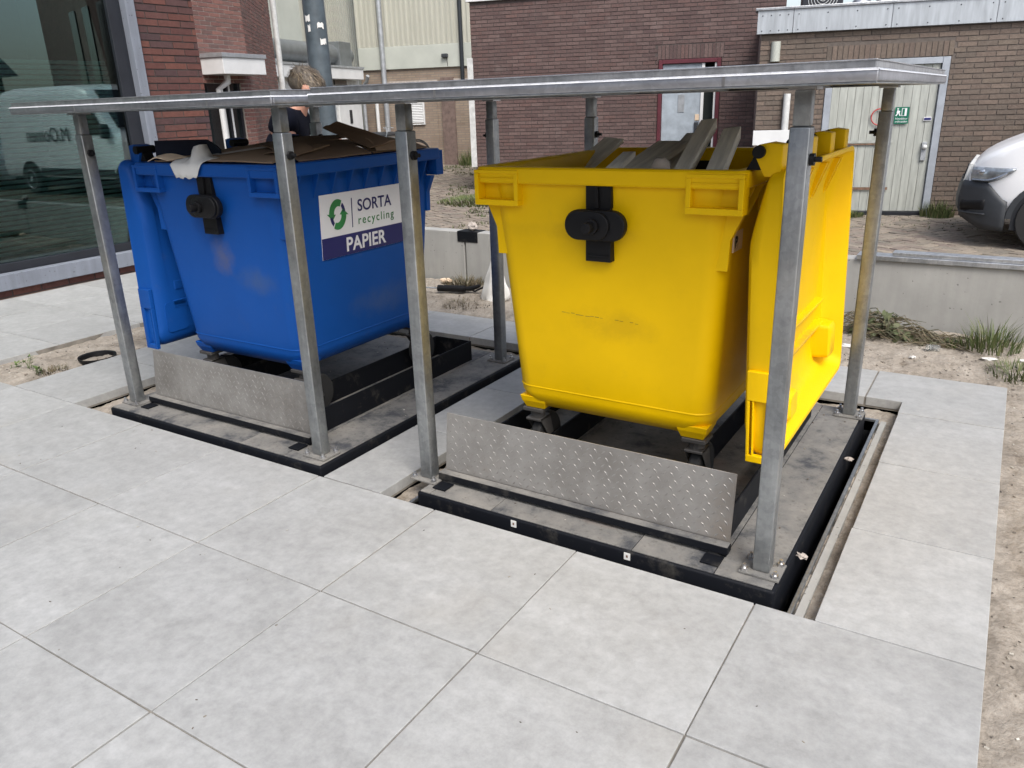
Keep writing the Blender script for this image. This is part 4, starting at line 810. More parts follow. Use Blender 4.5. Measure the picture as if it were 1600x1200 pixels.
    def sec(x, hy_, hz_, r, dz=0):
        pts = rrect(hy_, hz_, r, 0, 5); out_ = []
        for i_, p in enumerate(pts):
            out_.append(p)
            if i_ % 6 == 5:
                nx_ = pts[(i_+1) % len(pts)]
                for t_ in range(1, 14): out_.append(p.lerp(nx_, t_/14))
        return [sh((x, p.x, zc+dz+p.y)) for p in out_]
    rings = [sec(0.502, hy-0.075, hz-0.09, 0.06), sec(0.506, hy-0.035, hz-0.05, 0.07), sec(0.520, hy-0.012, hz-0.022, 0.06), sec(0.545, hy-0.003, hz-0.006, 0.05), sec(0.590, hy, hz, 0.045), sec(0.600, hy+0.006, hz+0.004, 0.045), sec(0.6035, hy+0.004, hz+0.002, 0.045), sec(0.6035, hy-0.012, hz-0.012, 0.04), sec(0.598, hy-0.016, hz-0.016, 0.04), sec(0.555, hy-0.03, hz-0.03, 0.05), sec(0.528, hy-0.055, hz-0.06, 0.06), sec(0.518, hy-0.12, hz-0.13, 0.06)]
    lid = MB().loft(rings, True).build('lid', mat, root, smooth=40)
    # moulded shapes on the inside of the lid
    for (z0, z1, ya, yb) in ((0.505, 0.517, -0.47, 0.46), (0.605, 0.617, -0.47, 0.44)):
        r_ = MB(); r_.add([sh(v) for v in ((0.500, ya, z0-0.03), (0.546, ya, z0), (0.546, ya, z1), (0.500, ya, z1+0.006), (0.500, yb, z0-0.03), (0.546, yb, z0), (0.546, yb, z1), (0.500, yb, z1+0.006))], [(0, 1, 2, 3), (7, 6, 5, 4), (1, 5, 6, 2), (2, 6, 7, 3), (0, 4, 5, 1), (0, 3, 7, 4)]); ledg = r_.build('lid_ledge', mat, lid, bevel=0.004)
        if mat == 'yellow':
            wz = MB(); M = Matrix(((1, 0, -0.045, 1.22*0.045), (0, 1, 0, 0), (0, 0, 1, 0), (0, 0, 0, 1)))
            for q_ in range(26): y_ = random.uniform(ya, yb-0.05); wz.box((0.5362, y_, z0+random.uniform(0.001, 0.003)), (0.5367, y_+random.uniform(0.02, 0.09), z1-random.uniform(0.001, 0.005)), M)
            tag(wz.build('scrape_marks', 'rust_light', ledg), kind='stuff')
    for yc_, zb_, hz_ in ((-0.22, 0.375, 0.05), (0.45, 0.44, 0.075)):
        bmx = MB(); bmx.loft([[sh((x, yc_+p.x, zb_+p.y)) for p in rrect(a_, hz_*b2_, 0.018, 0, 3)] for x, a_, b2_ in ((0.500, 0.062, 1.05), (0.575, 0.055, 0.95), (0.584, 0.046, 0.82))], True); bmx.build('lid_boss', mat, lid, smooth=40)
    for yc_ in (-0.33, -0.10, 0.16, 0.40):
        for dy in (-0.022, 0.022):
            rbm = MB(); rbm.add([sh(v) for v in ((0.518, yc_+dy-0.004, 1.02), (0.518, yc_+dy+0.004, 1.02), (0.585, yc_+dy+0.012, 1.19), (0.585, yc_+dy-0.012, 1.19), (0.518, yc_+dy-0.012, 1.19), (0.518, yc_+dy+0.012, 1.19))], [(0, 1, 2, 3), (0, 3, 4), (1, 5, 2), (3, 2, 5, 4)]); rbm.build('lid_rib', mat, lid)
    # handle grip recess on both lid edges
    for sy in (-1, 1):
        hg = MB(); yy0, yy1 = sy*(hy-0.008), sy*(hy+0.012); ya, yb = min(yy0, yy1), max(yy0, yy1)
        for (x0, x1, z0, z1) in ((0.512, 0.522, 0.31, 0.50), (0.575, 0.600, 0.31, 0.50), (0.512, 0.600, 0.285, 0.31), (0.512, 0.600, 0.50, 0.60), (0.530, 0.535, 0.31, 0.50)):
            M = Matrix(((1, 0, -0.045, 1.22*0.045), (0, 1, 0, 0), (0, 0, 1, 0), (0, 0, 0, 1))); hg.box((x0, ya, z0), (x1, yb, z1), M)
        hg.build('lid_grip', mat, lid, bevel=0.004)
    # hinge lugs with black pins
    for y in (-0.50, -0.10, 0.20, 0.47):
        lg = MB(); Mg = Matrix(((1, 0, 0, 0), (0, 0, 1, 0), (0, 1, 0, 0), (0, 0, 0, 1)))
        lg.prism([(0.535, 1.20), (0.585, 1.20), (0.585, 1.292), (0.545, 1.298), (0.512, 1.292), (0.500, 1.268), (0.512, 1.245)], 0.075, Mg, y-0.0375); lugo = lg.build('hinge_lug', mat, root, bevel=0.004, smooth=30)
        pn = MB(); pn.tube([(0.518, y-0.050, 1.272), (0.518, y+0.050, 1.272)], 0.019, 18); pn.build('hinge_pin', 'black_plastic', lugo, smooth=40)
        bs = MB(); bs.prism([(0.478, 1.2185), (0.528, 1.2185), (0.512, 1.268), (0.504, 1.268)], 0.05, Mg, y-0.025); bs.build('hinge_foot', 'black_plastic', lugo)
    return body
yb = thing('yellow_waste_bin', 'yellow four wheeled waste bin with open lid hanging at its right side', 'waste bin', (-2.18*S, 1.55*S, 0), 0)
ybody = make_bin(yb, 'yellow')
bb = thing('blue_paper_bin', 'blue four wheeled paper bin with PAPIER sign and lid hanging at its left', 'waste bin', (-5.35*S, 1.39*S, 0), math.pi)
bbody = make_bin(bb, 'blue', -1)
# paper bin sign on the blue bin's long side (local -x)
tl = math.atan2(0.048, 0.76)
def side_M(y, z, e=0.004):                # local frame on the sloping -x side: text x runs towards local -y (world +y)
    h = half(z)[0]; return frame_M((-(h+e), y, z), (0, -1, 0), (-math.sin(tl), 0, math.cos(tl)))
z0s, z1s = 0.772, 1.066; ysL = (1.39-0.885)*S; ysR = (1.39-1.90)*S; wS = ysL-ysR
sgn = MB().box((0, 0, 0), (wS, z1s-z0s, 0.002), side_M(ysL, z0s, 0.002)).build('paper_sign', 'text_white', bb); sgn['label'] = 'white and navy PAPIER recycling sign'
MB().box((0.0005, 0.0005, 0.0022), (wS-0.0005, 0.098, 0.0032), side_M(ysL, z0s, 0.002)).build('navy_band', 'text_navy', sgn)
def sign_text(t, size, x, y, mat, sp=1.0, bold=0.0):
    me = text_mesh(t, size, mat, 0.0004, 'LEFT', sp, bold); xform(me, side_M(ysL, z0s, 0.002) @ Matrix.Translation((x, y, 0.0036))); return link('lettering', me, sgn)
sign_text('PAPIER', 0.092, 0.155, 0.018, 'text_white', 1.02, 0.002); sign_text('SORTA', 0.078, 0.245, 0.196, 'text_navy', 1.0, 0.001); sign_text('recycling', 0.058, 0.245, 0.134, 'text_green', 1.25)
MB().box((0.205, 0.125, 0.0022), (0.210, 0.262, 0.0032), side_M(ysL, z0s, 0.002)).build('divider', 'text_navy', sgn)
# two curved arrows of the logo
def arc_arrow(a0, a1, r0, r1, mat, flip, head=True):
    mb = MB(); cx, cy = 0.112, 0.197; n = 14; sc = 0.80
    P = lambda a, r: (cx+sc*r*math.cos(R(a)), cy+r*math.sin(R(a)))
    outer = [P(a0+(a1-a0)*i/n, r1) for i in range(n+1)]; inner = [P(a0+(a1-a0)*i/n, r0+(r1-r0)*0.25*(1-i/n)) for i in range(n+1)]
    for i in range(n): mb.prism([outer[i], outer[i+1], inner[i+1], inner[i]] if a1 > a0 else [inner[i], inner[i+1], outer[i+1], outer[i]], 0.001, side_M(ysL, z0s, 0.002), 0.0024)
    if head:
        d_ = 26 if a1 > a0 else -26; mb.prism([P(a1, r1+0.018), P(a1, r0-0.014), P(a1+d_*1.3, (r0+r1)/2)] if d_ < 0 else [P(a1, r0-0.014), P(a1, r1+0.018), P(a1+d_*1.3, (r0+r1)/2)], 0.001, side_M(ysL, z0s, 0.002), 0.0024)
    return mb.build('logo_arrow', mat, sgn)
arc_arrow(60, 175, 0.030, 0.070, 'text_green', False); arc_arrow(240, 355, 0.030, 0.070, 'text_green', False); arc_arrow(52, 10, 0.040, 0.064, 'text_navy', False, False); arc_arrow(232, 190, 0.040, 0.064, 'text_navy', False, False)
# letter sticker on the yellow bin's hinge side
hB = half(1.0)[0]; st_ = MB().box((hB-0.002, -0.475, 0.955), (hB+0.004, -0.38, 1.02)).build('letter_sticker', 'label_orange', yb); me = text_mesh('B', 0.055, 'text_black', 0.0004, bold=0.002); xform(me, frame_M((hB+0.006, -0.468, 0.967), (0, 1, 0), (0, 0, 1))); link('lettering', me, st_)
# scrape marks: thin dark grooves on the yellow front
mk = MB()
for k in range(16):
    t = k/16; x0_ = -0.17+0.31*t; zz = 0.70-0.012*t+random.uniform(-.002, .002); y_ = -(half(zz)[1]+0.0006)
    if random.random() < 0.3: continue
    mk.box((x0_, y_-0.0004, zz), (x0_+random.uniform(0.008, 0.02), y_, zz+random.uniform(0.0006, 0.0015)))
tag(mk.build('scrape_mark', 'debris', ybody), kind='stuff')

# ---------------- contents of the blue bin
def sheet(name, label, cat, pts, thick, mat, bend=0.0, seed=0, nx=10, ny=8, group=None, crumple=0.006):
    """a quad of card, subdivided and slightly buckled; pts are four world corners"""
    a, b_, c_, d_ = [Vector(p) for p in pts]; nrm = (b_-a).cross(d_-a).normalized(); vs = []; fs = []
    for i in range(nx+1):
        for j in range(ny+1):
            u, v = i/nx, j/ny; p = (a*(1-u)+b_*u)*(1-v)+(d_*(1-u)+c_*u)*v
            p += nrm*(bend*math.sin(math.pi*u)+crumple*noise.noise(Vector((u*3+seed, v*3, seed)))); vs.append(p)
    n = len(vs); vs += [p-nrm*thick for p in vs[:n]]; W = ny+1
    for i in range(nx):
        for j in range(ny):
            q = (i*W+j, (i+1)*W+j, (i+1)*W+j+1, i*W+j+1); fs.append(q); fs.append(tuple(n+x for x in reversed(q)))
    bd = [i*W for i in range(nx+1)]+[nx*W+j for j in range(1, W)]+[i*W+ny for i in range(nx-1, -1, -1)]+[j for j in range(ny-1, 0, -1)]
    for k in range(len(bd)): p, q = bd[k], bd[(k+1) % len(bd)]; fs.append((p, n+p, n+q, q))
    ce = sum(vs, Vector())/len(vs); mb = MB().add(vs, fs); o = mb.build(name, mat, None, off=ce, smooth=40); o.location = ce
    return tag(o, label, cat, group)
X = lambda a, b, z: (a*S, b*S, z)
G1 = 'flattened cardboard in the blue bin'
s1 = sheet('cardboard_sheet', 'large flattened brown box with clear tape lying across the blue bin front', 'cardboard', (X(-5.95, 0.50, 1.228), X(-4.63, 0.50, 1.228), X(-4.85, 1.30, 1.272), X(-5.95, 1.30, 1.262)), 0.006, 'cardboard', 0.006, 1, group=G1)
tag(sheet('packing_tape', None, None, (X(-5.55, 0.72, 1.2475), X(-5.43, 0.72, 1.2475), X(-5.25, 1.20, 1.2735), X(-5.39, 1.20, 1.2735)), 0.001, 'tape', 0.0, 1, 4, 6, crumple=0), 'strip of clear packing tape on the large flattened box', 'tape')
sheet('cardboard_sheet', 'dark brown cardboard flap rising to a point behind the sorting sign', 'cardboard', (X(-5.10, 1.50, 1.340), X(-5.05, 1.62, 1.366), X(-4.56, 1.74, 1.272), X(-4.63, 1.52, 1.245)), 0.006, 'cardboard_dark', 0.0, 2, group=G1)
sheet('cardboard_sheet', 'brown box side sloping down to the long rim of the blue bin', 'cardboard', (X(-5.3, 1.0, 1.280), X(-4.60, 0.72, 1.226), X(-4.60, 1.5, 1.228), X(-5.2, 1.6, 1.298)), 0.006, 'cardboard_dark', 0.008, 3, group=G1)
sheet('cardboard_sheet', 'folded box with open dark flap at the far end of the blue bin', 'cardboard', (X(-5.2, 1.6, 1.285), X(-4.62, 1.55, 1.228), X(-4.62, 2.25, 1.228), X(-5.1, 2.25, 1.262)), 0.006, 'cardboard', 0.016, 4, group=G1)
sheet('cardboard_sheet', 'tall ridge of folded brown card in the middle of the blue bin', 'cardboard', (X(-6.0, 1.30, 1.255), X(-5.1, 1.25, 1.275), X(-5.0, 1.75, 1.300), X(-5.7, 1.75, 1.292)), 0.006, 'cardboard_dark', 0.006, 5, group=G1)
sheet('cardboard_sheet', 'brown card lying at the back left of the blue bin under the others', 'cardboard', (X(-6.05, 1.6, 1.245), X(-5.2, 1.6, 1.262), X(-5.2, 2.28, 1.250), X(-6.05, 2.28, 1.235)), 0.006, 'cardboard', 0.010, 6, group=G1)
sheet('cardboard_sheet', 'curled light brown card end beside the sorting sign post', 'cardboard', (X(-4.86, 1.62, 1.285), X(-4.60, 1.56, 1.236), X(-4.58, 1.86, 1.232), X(-4.82, 1.92, 1.275)), 0.004, 'cardboard', 0.03, 7, group=G1)
sheet('cardboard_sheet', 'small torn card corner curling up beside the large flattened box', 'cardboard', (X(-5.0, 0.75, 1.245), X(-4.66, 0.68, 1.236), X(-4.70, 0.98, 1.262), X(-4.98, 1.02, 1.285)), 0.004, 'cardboard_dark', 0.02, 9, 6, 5, group=G1)
sheet('cardboard_scrap', 'small torn tan card scrap on the front left of the blue bin', 'cardboard', (X(-6.0, 0.47, 1.225), X(-5.72, 0.45, 1.232), X(-5.70, 0.62, 1.24), X(-5.99, 0.56, 1.245)), 0.003, 'label_orange', 0.015, 8, 6, 4)
# black sheet standing by the hinge
bs = MB(); 
vs = []; 
for i in range(11):
    u = i/10; x = (-6.10+0.62*u)*S; y = (0.62+0.16*math.sin(u*2.2))*S; vs += [Vector((x, y, 1.20)), Vector((x, y+0.006, 1.312-0.045*max(0, u-0.7)*3.3))]
th = Vector((0, 0.006, 0)); n = len(vs); vs += [v+th for v in vs]; fs = []
for i in range(10): a = 2*i; fs += [(a, a+2, a+3, a+1), (n+a, n+a+1, n+a+3, n+a+2), (a+1, a+3, n+a+3, n+a+1), (a, n+a, n+a+2, a+2)]
fs += [(0, 1, n+1, n), (20, n+20, n+21, 21)]
tag(MB().add(vs, fs).build('black_plastic_sheet', 'navy_sheet', smooth=40), 'black curved plastic sheet standing in the left front of the blue bin', 'plastic sheet')
# crumpled white paper hanging over the front rim
cx = -5.48*S; yfr = 1.39*S-HY; prof = [(0.10, 1.242), (0.06, 1.238), (0.03, 1.232), (0.006, 1.224), (-0.008, 1.215), (-0.011, 1.195), (-0.013, 1.175), (-0.012, 1.158)]
vs = []; fs = []; nx = 14
for i in range(nx+1):
    for j, (dy, z) in enumerate(prof):
        u = i/nx-0.5; w = 0.215*(1-0.35*max(0, j-4)/3); zz = z+0.012*noise.noise(Vector((i*0.7, j*0.6, 2)))*(1 if j > 5 else 0.5)+(0.06*math.exp(-((u-0.12)/0.1)**2)*(1 if j < 3 else 0.0)); vs.append(Vector((cx+u*w, yfr+dy-0.002-0.006*abs(noise.noise(Vector((i*0.9, j*0.8, 7)))), zz)))
W = len(prof)
for i in range(nx):
    for j in range(W-1): fs.append((i*W+j, (i+1)*W+j, (i+1)*W+j+1, i*W+j+1))
o = MB().add(vs, fs).build('white_paper', 'paper', smooth=60); so_ = o.modifiers.new('thick', 'SOLIDIFY'); so_.thickness = 0.0012; tag(o, 'crumpled white paper draped over the front rim of the blue bin', 'paper')

# ---------------- grey planks in the yellow bin
def plank(label, a, b_, w, t, turn=0.0, mat='wood_grey'):
    a, b_ = Vector(a), Vector(b_); z = (b_-a).normalized(); L = (b_-a).length; x = Vector((math.cos(R(25)+turn), math.sin(R(25)+turn), 0)); x = (x-z*x.dot(z)).normalized(); y = z.cross(x)
    M = Matrix(((x.x, y.x, z.x, a.x), (x.y, y.y, z.y, a.y), (x.z, y.z, z.z, a.z), (0, 0, 0, 1)))
    mb = MB().box((-w/2, -t/2, 0), (w/2, t/2, L)); mb.v = [(v[0], v[1], v[2]+(0.022*w/0.06 if v[0] > 0 and v[2] > 0 else 0)) for v in mb.v]
    o = link('plank', mb.mesh('plank', mat, bevel=0.002, seg=1)); o.matrix_world = M; return tag(o, label, 'plank', 'grey planks in the yellow bin')
plank('grey plank at far left leaning on the back of the yellow bin', X(-3.00, 1.55, 1.06), X(-2.877, 2.300, 1.249), 0.085, 0.022)
plank('short grey plank end poking up left of the others', X(-2.16, 0.72, 1.20), X(-2.236, 1.15, 1.240), 0.045, 0.02)
plank('broad flat grey plank in the middle of the yellow bin', X(-2.40, 0.75, 1.06), X(-2.149, 1.62, 1.256), 0.115, 0.022, -0.3)
plank('longest grey plank rising highest from the yellow bin', X(-1.915, 0.75, 1.015), X(-1.899, 1.60, 1.328), 0.055, 0.045, -0.25)
plank('grey plank with square end at the right of the yellow bin', X(-1.665, 0.75, 1.042), X(-1.750, 1.60, 1.294), 0.060, 0.050, -0.2)
plank('wide grey plank lying behind the longest one', X(-2.17, 0.95, 1.02), X(-2.052, 1.85, 1.282), 0.095, 0.02, -0.3)
plank('dusty grey plank lying low along the hinge side', X(-1.62, 0.75, 1.12), X(-1.46, 2.2, 1.21), 0.09, 0.02, 0.2)
tag(MB().ellipsoid(X(-1.86, 0.72, 1.215), (0.035, 0.02, 0.035), 10, 6, None, 0.3, 2).build('plaster_lump', 'mortar_light', smooth=True), 'rounded grey plaster lump between the planks', 'rubble')

# ---------------- lamp post
lp = thing('lamp_post', 'dark grey lamp post with torn white sticker remains', 'lamp post', (-6.67, 4.59, STREET))
MB().tube([(0, 0, 0), (0, 0, 1.9), (0, 0, 5.2)], [0.130, 0.118, 0.095], 24).build('pole', 'pole', lp, smooth=40); MB().tube([(0, 0, 0), (0, 0, 0.25)], 0.15, 20).build('base_sleeve', 'pole', lp, smooth=40)
MB().box((-0.08, -0.5, 5.2), (0.08, 0.09, 5.28)).build('lamp_head', 'pole', lp, bevel=0.02)
for (a, z0, z1, wd) in ((-85, 2.44, 2.50, 0.5), (-20, 2.37, 2.42, 0.6), (-12, 2.22, 2.27, 0.6), (-80, 2.34, 2.40, 0.25)):
    mb = MB(); n = 6; vs = []
    for i in range(n+1):
        an = R(a)+wd*(i/n-0.5); r_ = 0.120; vs += [Vector((r_*math.cos(an), r_*math.sin(an), z0+random.uniform(-.012, .012))), Vector((r_*math.cos(an), r_*math.sin(an), z1+random.uniform(-.012, .012)))]
    mb.add(vs, [(2*i, 2*i+2, 2*i+3, 2*i+1) for i in range(n)]); mb.build('sticker_remnant', 'paper', lp)

# ---------------- person behind the blue bin
pr_ = thing('person', 'person in dark T-shirt with short greying fair hair bending over behind the blue bin', 'person', (-4.51, 1.925, 0.0), 0)
def skin_obj(name, verts, edges, radii, mat, parent, sub=2, root=0):
    me = bpy.data.meshes.new(name); me.from_pydata([Vector(v) for v in verts], edges, []); o = link(name, me, parent); me.materials.append(MATS[mat])
    md = o.modifiers.new('skin', 'SKIN'); md.use_smooth_shade = True
    for i, r_ in enumerate(radii): sv_ = me.skin_vertices[0].data[i]; sv_.radius = (r_, r_) if not isinstance(r_, tuple) else r_; sv_.use_root = (i == root)
    o.modifiers.new('sub', 'SUBSURF').levels = sub; o.modifiers['sub'].render_levels = sub; return o
# local x = direction the person faces (towards +x of the world), the head is bowed
V = [(0, 0, 0.92), (0.02, 0, 1.10), (0.07, 0, 1.28), (0.12, 0, 1.40), (0.17, 0, 1.475), (0.235, 0, 1.56), (0.262, 0, 1.635),
     (0.10, -0.16, 1.385), (0.15, -0.215, 1.18), (0.34, -0.20, 1.20), (0.42, -0.19, 1.22),
     (0.10, 0.16, 1.385), (0.15, 0.215, 1.18), (0.34, 0.20, 1.20), (0.42, 0.19, 1.22),
     (-0.01, -0.09, 0.86), (0.02, -0.10, 0.48), (-0.01, -0.10, 0.08), (0.14, -0.11, 0.045),
     (-0.01, 0.09, 0.86), (0.02, 0.10, 0.48), (-0.01, 0.10, 0.08), (0.14, 0.11, 0.045), (0.335, 0, 1.565)]
E_ = [(0, 1), (1, 2), (2, 3), (3, 4), (4, 5), (5, 6), (3, 7), (7, 8), (8, 9), (9, 10), (3, 11), (11, 12), (12, 13), (13, 14), (0, 15), (15, 16), (16, 17), (17, 18), (0, 19), (19, 20), (20, 21), (21, 22), (5, 23)]
rad = [0.12, 0.115, 0.13, 0.10, 0.055, 0.088, 0.085, 0.065, 0.047, 0.038, 0.028, 0.065, 0.047, 0.038, 0.028, 0.085, 0.06, 0.042, 0.035, 0.085, 0.06, 0.042, 0.035, 0.022]
body = skin_obj('body', V, E_, rad, 'skin', pr_)
for sy in (-1, 1):
    hand = MB()
    for k, (dx, dz) in enumerate(((-0.02, 0.0), (0.0, 0.004), (0.02, 0.002), (0.036, -0.004))):
        w_ = Vector((0.43, sy*0.19, 1.225)); hand.tube([w_+Vector((0.0, sy*dx, 0)), w_+Vector((0.05+0.004*k, sy*dx*1.1, 0.008)), w_+Vector((0.082-0.004*abs(k-1.5), sy*dx*1.15, -0.012))], [0.009, 0.0085, 0.006], 8)
    hand.tube([(0.42, sy*0.16, 1.222), (0.45, sy*0.135, 1.222), (0.475, sy*0.135, 1.212)], [0.011, 0.0095, 0.007], 8); hand.ellipsoid((0.435, sy*0.195, 1.222), (0.045, 0.042, 0.016), 12, 6); hand.build('hand', 'skin', pr_, smooth=True)
sh_v = [(0, 0, 0.90), (0.02, 0, 1.10), (0.07, 0, 1.28), (0.12, 0, 1.40), (0.15, 0, 1.44), (0.10, -0.165, 1.385), (0.125, -0.210, 1.285), (0.10, 0.165, 1.385), (0.125, 0.210, 1.285)]
skin_obj('t_shirt', sh_v, [(0, 1), (1, 2), (2, 3), (3, 4), (3, 5), (5, 6), (3, 7), (7, 8)], [0.16, 0.155, 0.165, 0.135, 0.07, 0.10, 0.092, 0.10, 0.092], 'shirt', pr_)
skin_obj('trousers', [(0, 0, 0.92), (-0.01, -0.09, 0.84), (0.02, -0.10, 0.48), (-0.01, -0.10, 0.10), (-0.01, 0.09, 0.84), (0.02, 0.10, 0.48), (-0.01, 0.10, 0.10)], [(0, 1), (1, 2), (2, 3), (0, 4), (4, 5), (5, 6)], [0.145, 0.10, 0.078, 0.065, 0.10, 0.078, 0.065], 'trousers', pr_)
for sy in (-1, 1):
    MB().box((-0.06, sy*0.105-0.05, 0.0), (0.21, sy*0.105+0.05, 0.085)).build('shoe', 'black_plastic', pr_, bevel=0.03, seg=3, smooth=50); MB().ellipsoid((0.252, sy*0.092, 1.578), (0.030, 0.014, 0.036), 12, 8).build('ear', 'skin', pr_, smooth=True); MB().ellipsoid((0.325, sy*0.034, 1.603), (0.012, 0.012, 0.010), 8, 6).build('eye', 'text_white', pr_, smooth=True)
hc = Vector((0.243, 0, 1.625)); hr = MB(); vs = []
Mh = Matrix.Rotation(R(28), 3, 'Y')
hr.ellipsoid(hc, (0.125, 0.098, 0.100), 22, 14, Mh.to_4x4(), 0.22, 4); hair = hr.build('hair', 'hair', pr_, smooth=True)
hs_ = MB(); random.seed(3)
for k in range(1500):
    th = random.uniform(0, 2*math.pi); ph = math.acos(random.uniform(-0.25, 1)); d_ = Mh @ Vector((0.125*math.sin(ph)*math.cos(th), 0.098*math.sin(ph)*math.sin(th), 0.100*math.cos(ph)))
    if d_.x > 0.07 and d_.z < 0.0: continue
    p = hc+d_*0.97; nrm = d_.normalized(); g_ = Vector((0.35, 0, -0.6)); tdir = (g_-nrm*g_.dot(nrm)+Vector((random.uniform(-.2, .2), random.uniform(-.2, .2), random.uniform(-.1, .15)))).normalized(); L_ = random.uniform(0.03, 0.055); sd_ = nrm.cross(tdir).normalized()*0.0013
    q = p+tdir*L_*0.6+nrm*0.006; e = p+tdir*L_+nrm*random.uniform(0.0, 0.009); hs_.add([p-sd_, p+sd_, q+sd_, q-sd_, e], [(0, 1, 2, 3), (3, 2, 4)])
m, nt, b = new_mat('hair_strand'); gm = N(nt, 'ShaderNodeNewGeometry'); r_ = ramp(nt, [(0, (0.07, 0.052, 0.038)), (0.6, (0.155, 0.118, 0.082)), (0.88, (0.29, 0.225, 0.15)), (1, (0.46, 0.38, 0.26))], gm.outputs['Random Per Island']); nt.links.new(r_.outputs[0], b.inputs['Base Color']); b.inputs['Roughness'].default_value = 0.45
tag(hs_.build('hair_strands', 'hair_strand', hair, fix=False), kind='stuff')
pr_.rotation_euler = (0, 0, R(32)); pr_.scale = (0.985, 0.985, 0.985)

# ---------------- parked van
van = thing('parked_van', 'white delivery van with dark grey bumper parked behind the low wall', 'van', (-0.56, 8.33, STREET), 0)
VW = 0.93
def v_half(x): return VW*(1-0.30*max(0, (0.55-x)/0.55)**2.6)
def v_top(x):
    pts = [(0.0, 0.62), (0.03, 0.80), (0.10, 0.89), (0.22, 0.97), (0.38, 1.045), (0.62, 1.13), (0.95, 1.22), (1.12, 1.30), (1.6, 1.83), (1.95, 2.10), (2.5, 2.18), (4.6, 2.18), (5.15, 2.12), (5.3, 1.95)]
    for (a, za), (b_, zb_) in zip(pts, pts[1:]):
        if x <= b_: return za+(zb_-za)*(x-a)/(b_-a)
    return pts[-1][1]
def v_ring(x, z0, top=None, grow=0.0):
    h = v_half(x)+grow; t = v_top(x) if top is None else top; tum = 0.10*max(0, min(1, (t-1.15)/0.95)); pts = []
    prof = [(0.0, z0), (0.80, z0), (0.955, z0+0.03), (0.985, z0+0.10), (1.0, 0.52), (1.0, 0.70), (0.985, min(0.90, t-0.06))]
    if t > 1.2: prof += [(0.975, 1.05), (0.975-tum*0.7, t-0.22), (0.955-tum, t-0.07), (0.88-tum, t-0.012), (0.6, t), (0.0, t+0.012)]
    else: prof += [(0.97, t-0.05), (0.95, t-0.035), (0.92, t-0.018), (0.82, t), (0.5, t+0.012), (0.0, t+0.02)]
    right = [Vector((x, -y*h, z)) for y, z in prof]; left = [Vector((x, y*h, z)) for y, z in reversed(prof[1:-1])]
    return right+left
xs = [0.02, 0.035, 0.07, 0.12, 0.2, 0.3, 0.42, 0.55, 0.75, 0.95, 1.12, 1.35, 1.6, 1.8, 1.95, 2.2, 2.5, 3.2, 4.0, 4.6, 5.0, 5.15, 5.25, 5.3]
MB().loft([v_ring(x, 0.34 if x > 0.1 else 0.45) for x in xs], True).build('body_shell', 'van_white', van, smooth=35)
# dark grey bumper wrapping the front corners
def wrap(x0, x1, zlo, zhi, grow, n=14, m=6, side=-1, front=True):
    vs = []; fs = []
    for i in range(n+1):
        x = x0+(x1-x0)*(i/n)**1.5
        for j in range(m+1):
            z = zlo(x)+(zhi(x)-zlo(x))*j/m; bul = grow+0.02*math.sin(math.pi*j/m); vs.append(Vector((x-bul*0.6*(1-i/n), side*(v_half(x)+bul), z)))
    for i in range(n):
        for j in range(m): fs.append((i*(m+1)+j, (i+1)*(m+1)+j, (i+1)*(m+1)+j+1, i*(m+1)+j+1))
    return vs, fs
bu = MB(); zl = lambda x: 0.185+0.10*max(0, (0.20-x)/0.20); 
zh = lambda x: 0.66-0.18*max(0, min(1, (x-0.20)/0.18))
for sd in (-1, 1):
    v_, f_ = wrap(-0.02, 0.40, zl, zh, 0.012, side=sd); bu.add(v_, f_)
nf = 12; vs = []
for i in range(nf+1):
    y = -v_half(0)+2*v_half(0)*i/nf
    for (dx, z) in ((0.0, 0.285), (-0.035, 0.36), (-0.045, 0.46), (-0.03, 0.58), (-0.01, 0.66)): vs.append(Vector((dx-0.02+0.02-0.06*(1-(y/v_half(0))**2), y, z)))
bu.add(vs, [(i*5+j, (i+1)*5+j, (i+1)*5+j+1, i*5+j+1) for i in range(nf) for j in range(4)])
o = bu.build('bumper', 'van_grey', van, smooth=50); o.modifiers.new('thick', 'SOLIDIFY').thickness = 0.03
fgm = MB(); v_, f_ = wrap(0.0, 0.20, lambda x: 0.36, lambda x: 0.47+0.04*(x/0.2), 0.026, 8, 3); fgm.add(v_, f_); o = fgm.build('bumper_scoop', 'black_plastic', van, smooth=40); o.modifiers.new('thick', 'SOLIDIFY').thickness = 0.01
v_, f_ = wrap(0.0, 0.22, lambda x: 0.335, lambda x: 0.352, 0.036, 8, 2); o = MB().add(v_, f_).build('bumper_lip', 'van_grey', van, smooth=40); o.modifiers.new('thick', 'SOLIDIFY').thickness = 0.012
for sd in (-1, 1):
    v_, f_ = wrap(0.05, 0.43, lambda x: 0.655+0.13*max(0, (x-0.2)/0.23)**1.5, lambda x: 0.805+0.005*x, 0.006, 12, 5, sd); o = MB().add(v_, f_).build('headlight', 'lamp_lens', van, smooth=50); o.modifiers.new('thick', 'SOLIDIFY').thickness = 0.01
    v_, f_ = wrap(0.07, 0.36, lambda x: 0.665+0.13*max(0, (x-0.2)/0.23)**1.5, lambda x: 0.69+0.12*max(0, (x-0.17)/0.23)**1.5, 0.017, 12, 2, sd); h2 = MB().add(v_, f_).build('daylight_strip', 'chrome', o, smooth=50)
    MB().ellipsoid((0.155, sd*(v_half(0.155)+0.012), 0.755), (0.045, 0.018, 0.032), 14, 8).build('lens', 'chrome', o, smooth=True)
gr = MB()
for i in range(nf+1): pass
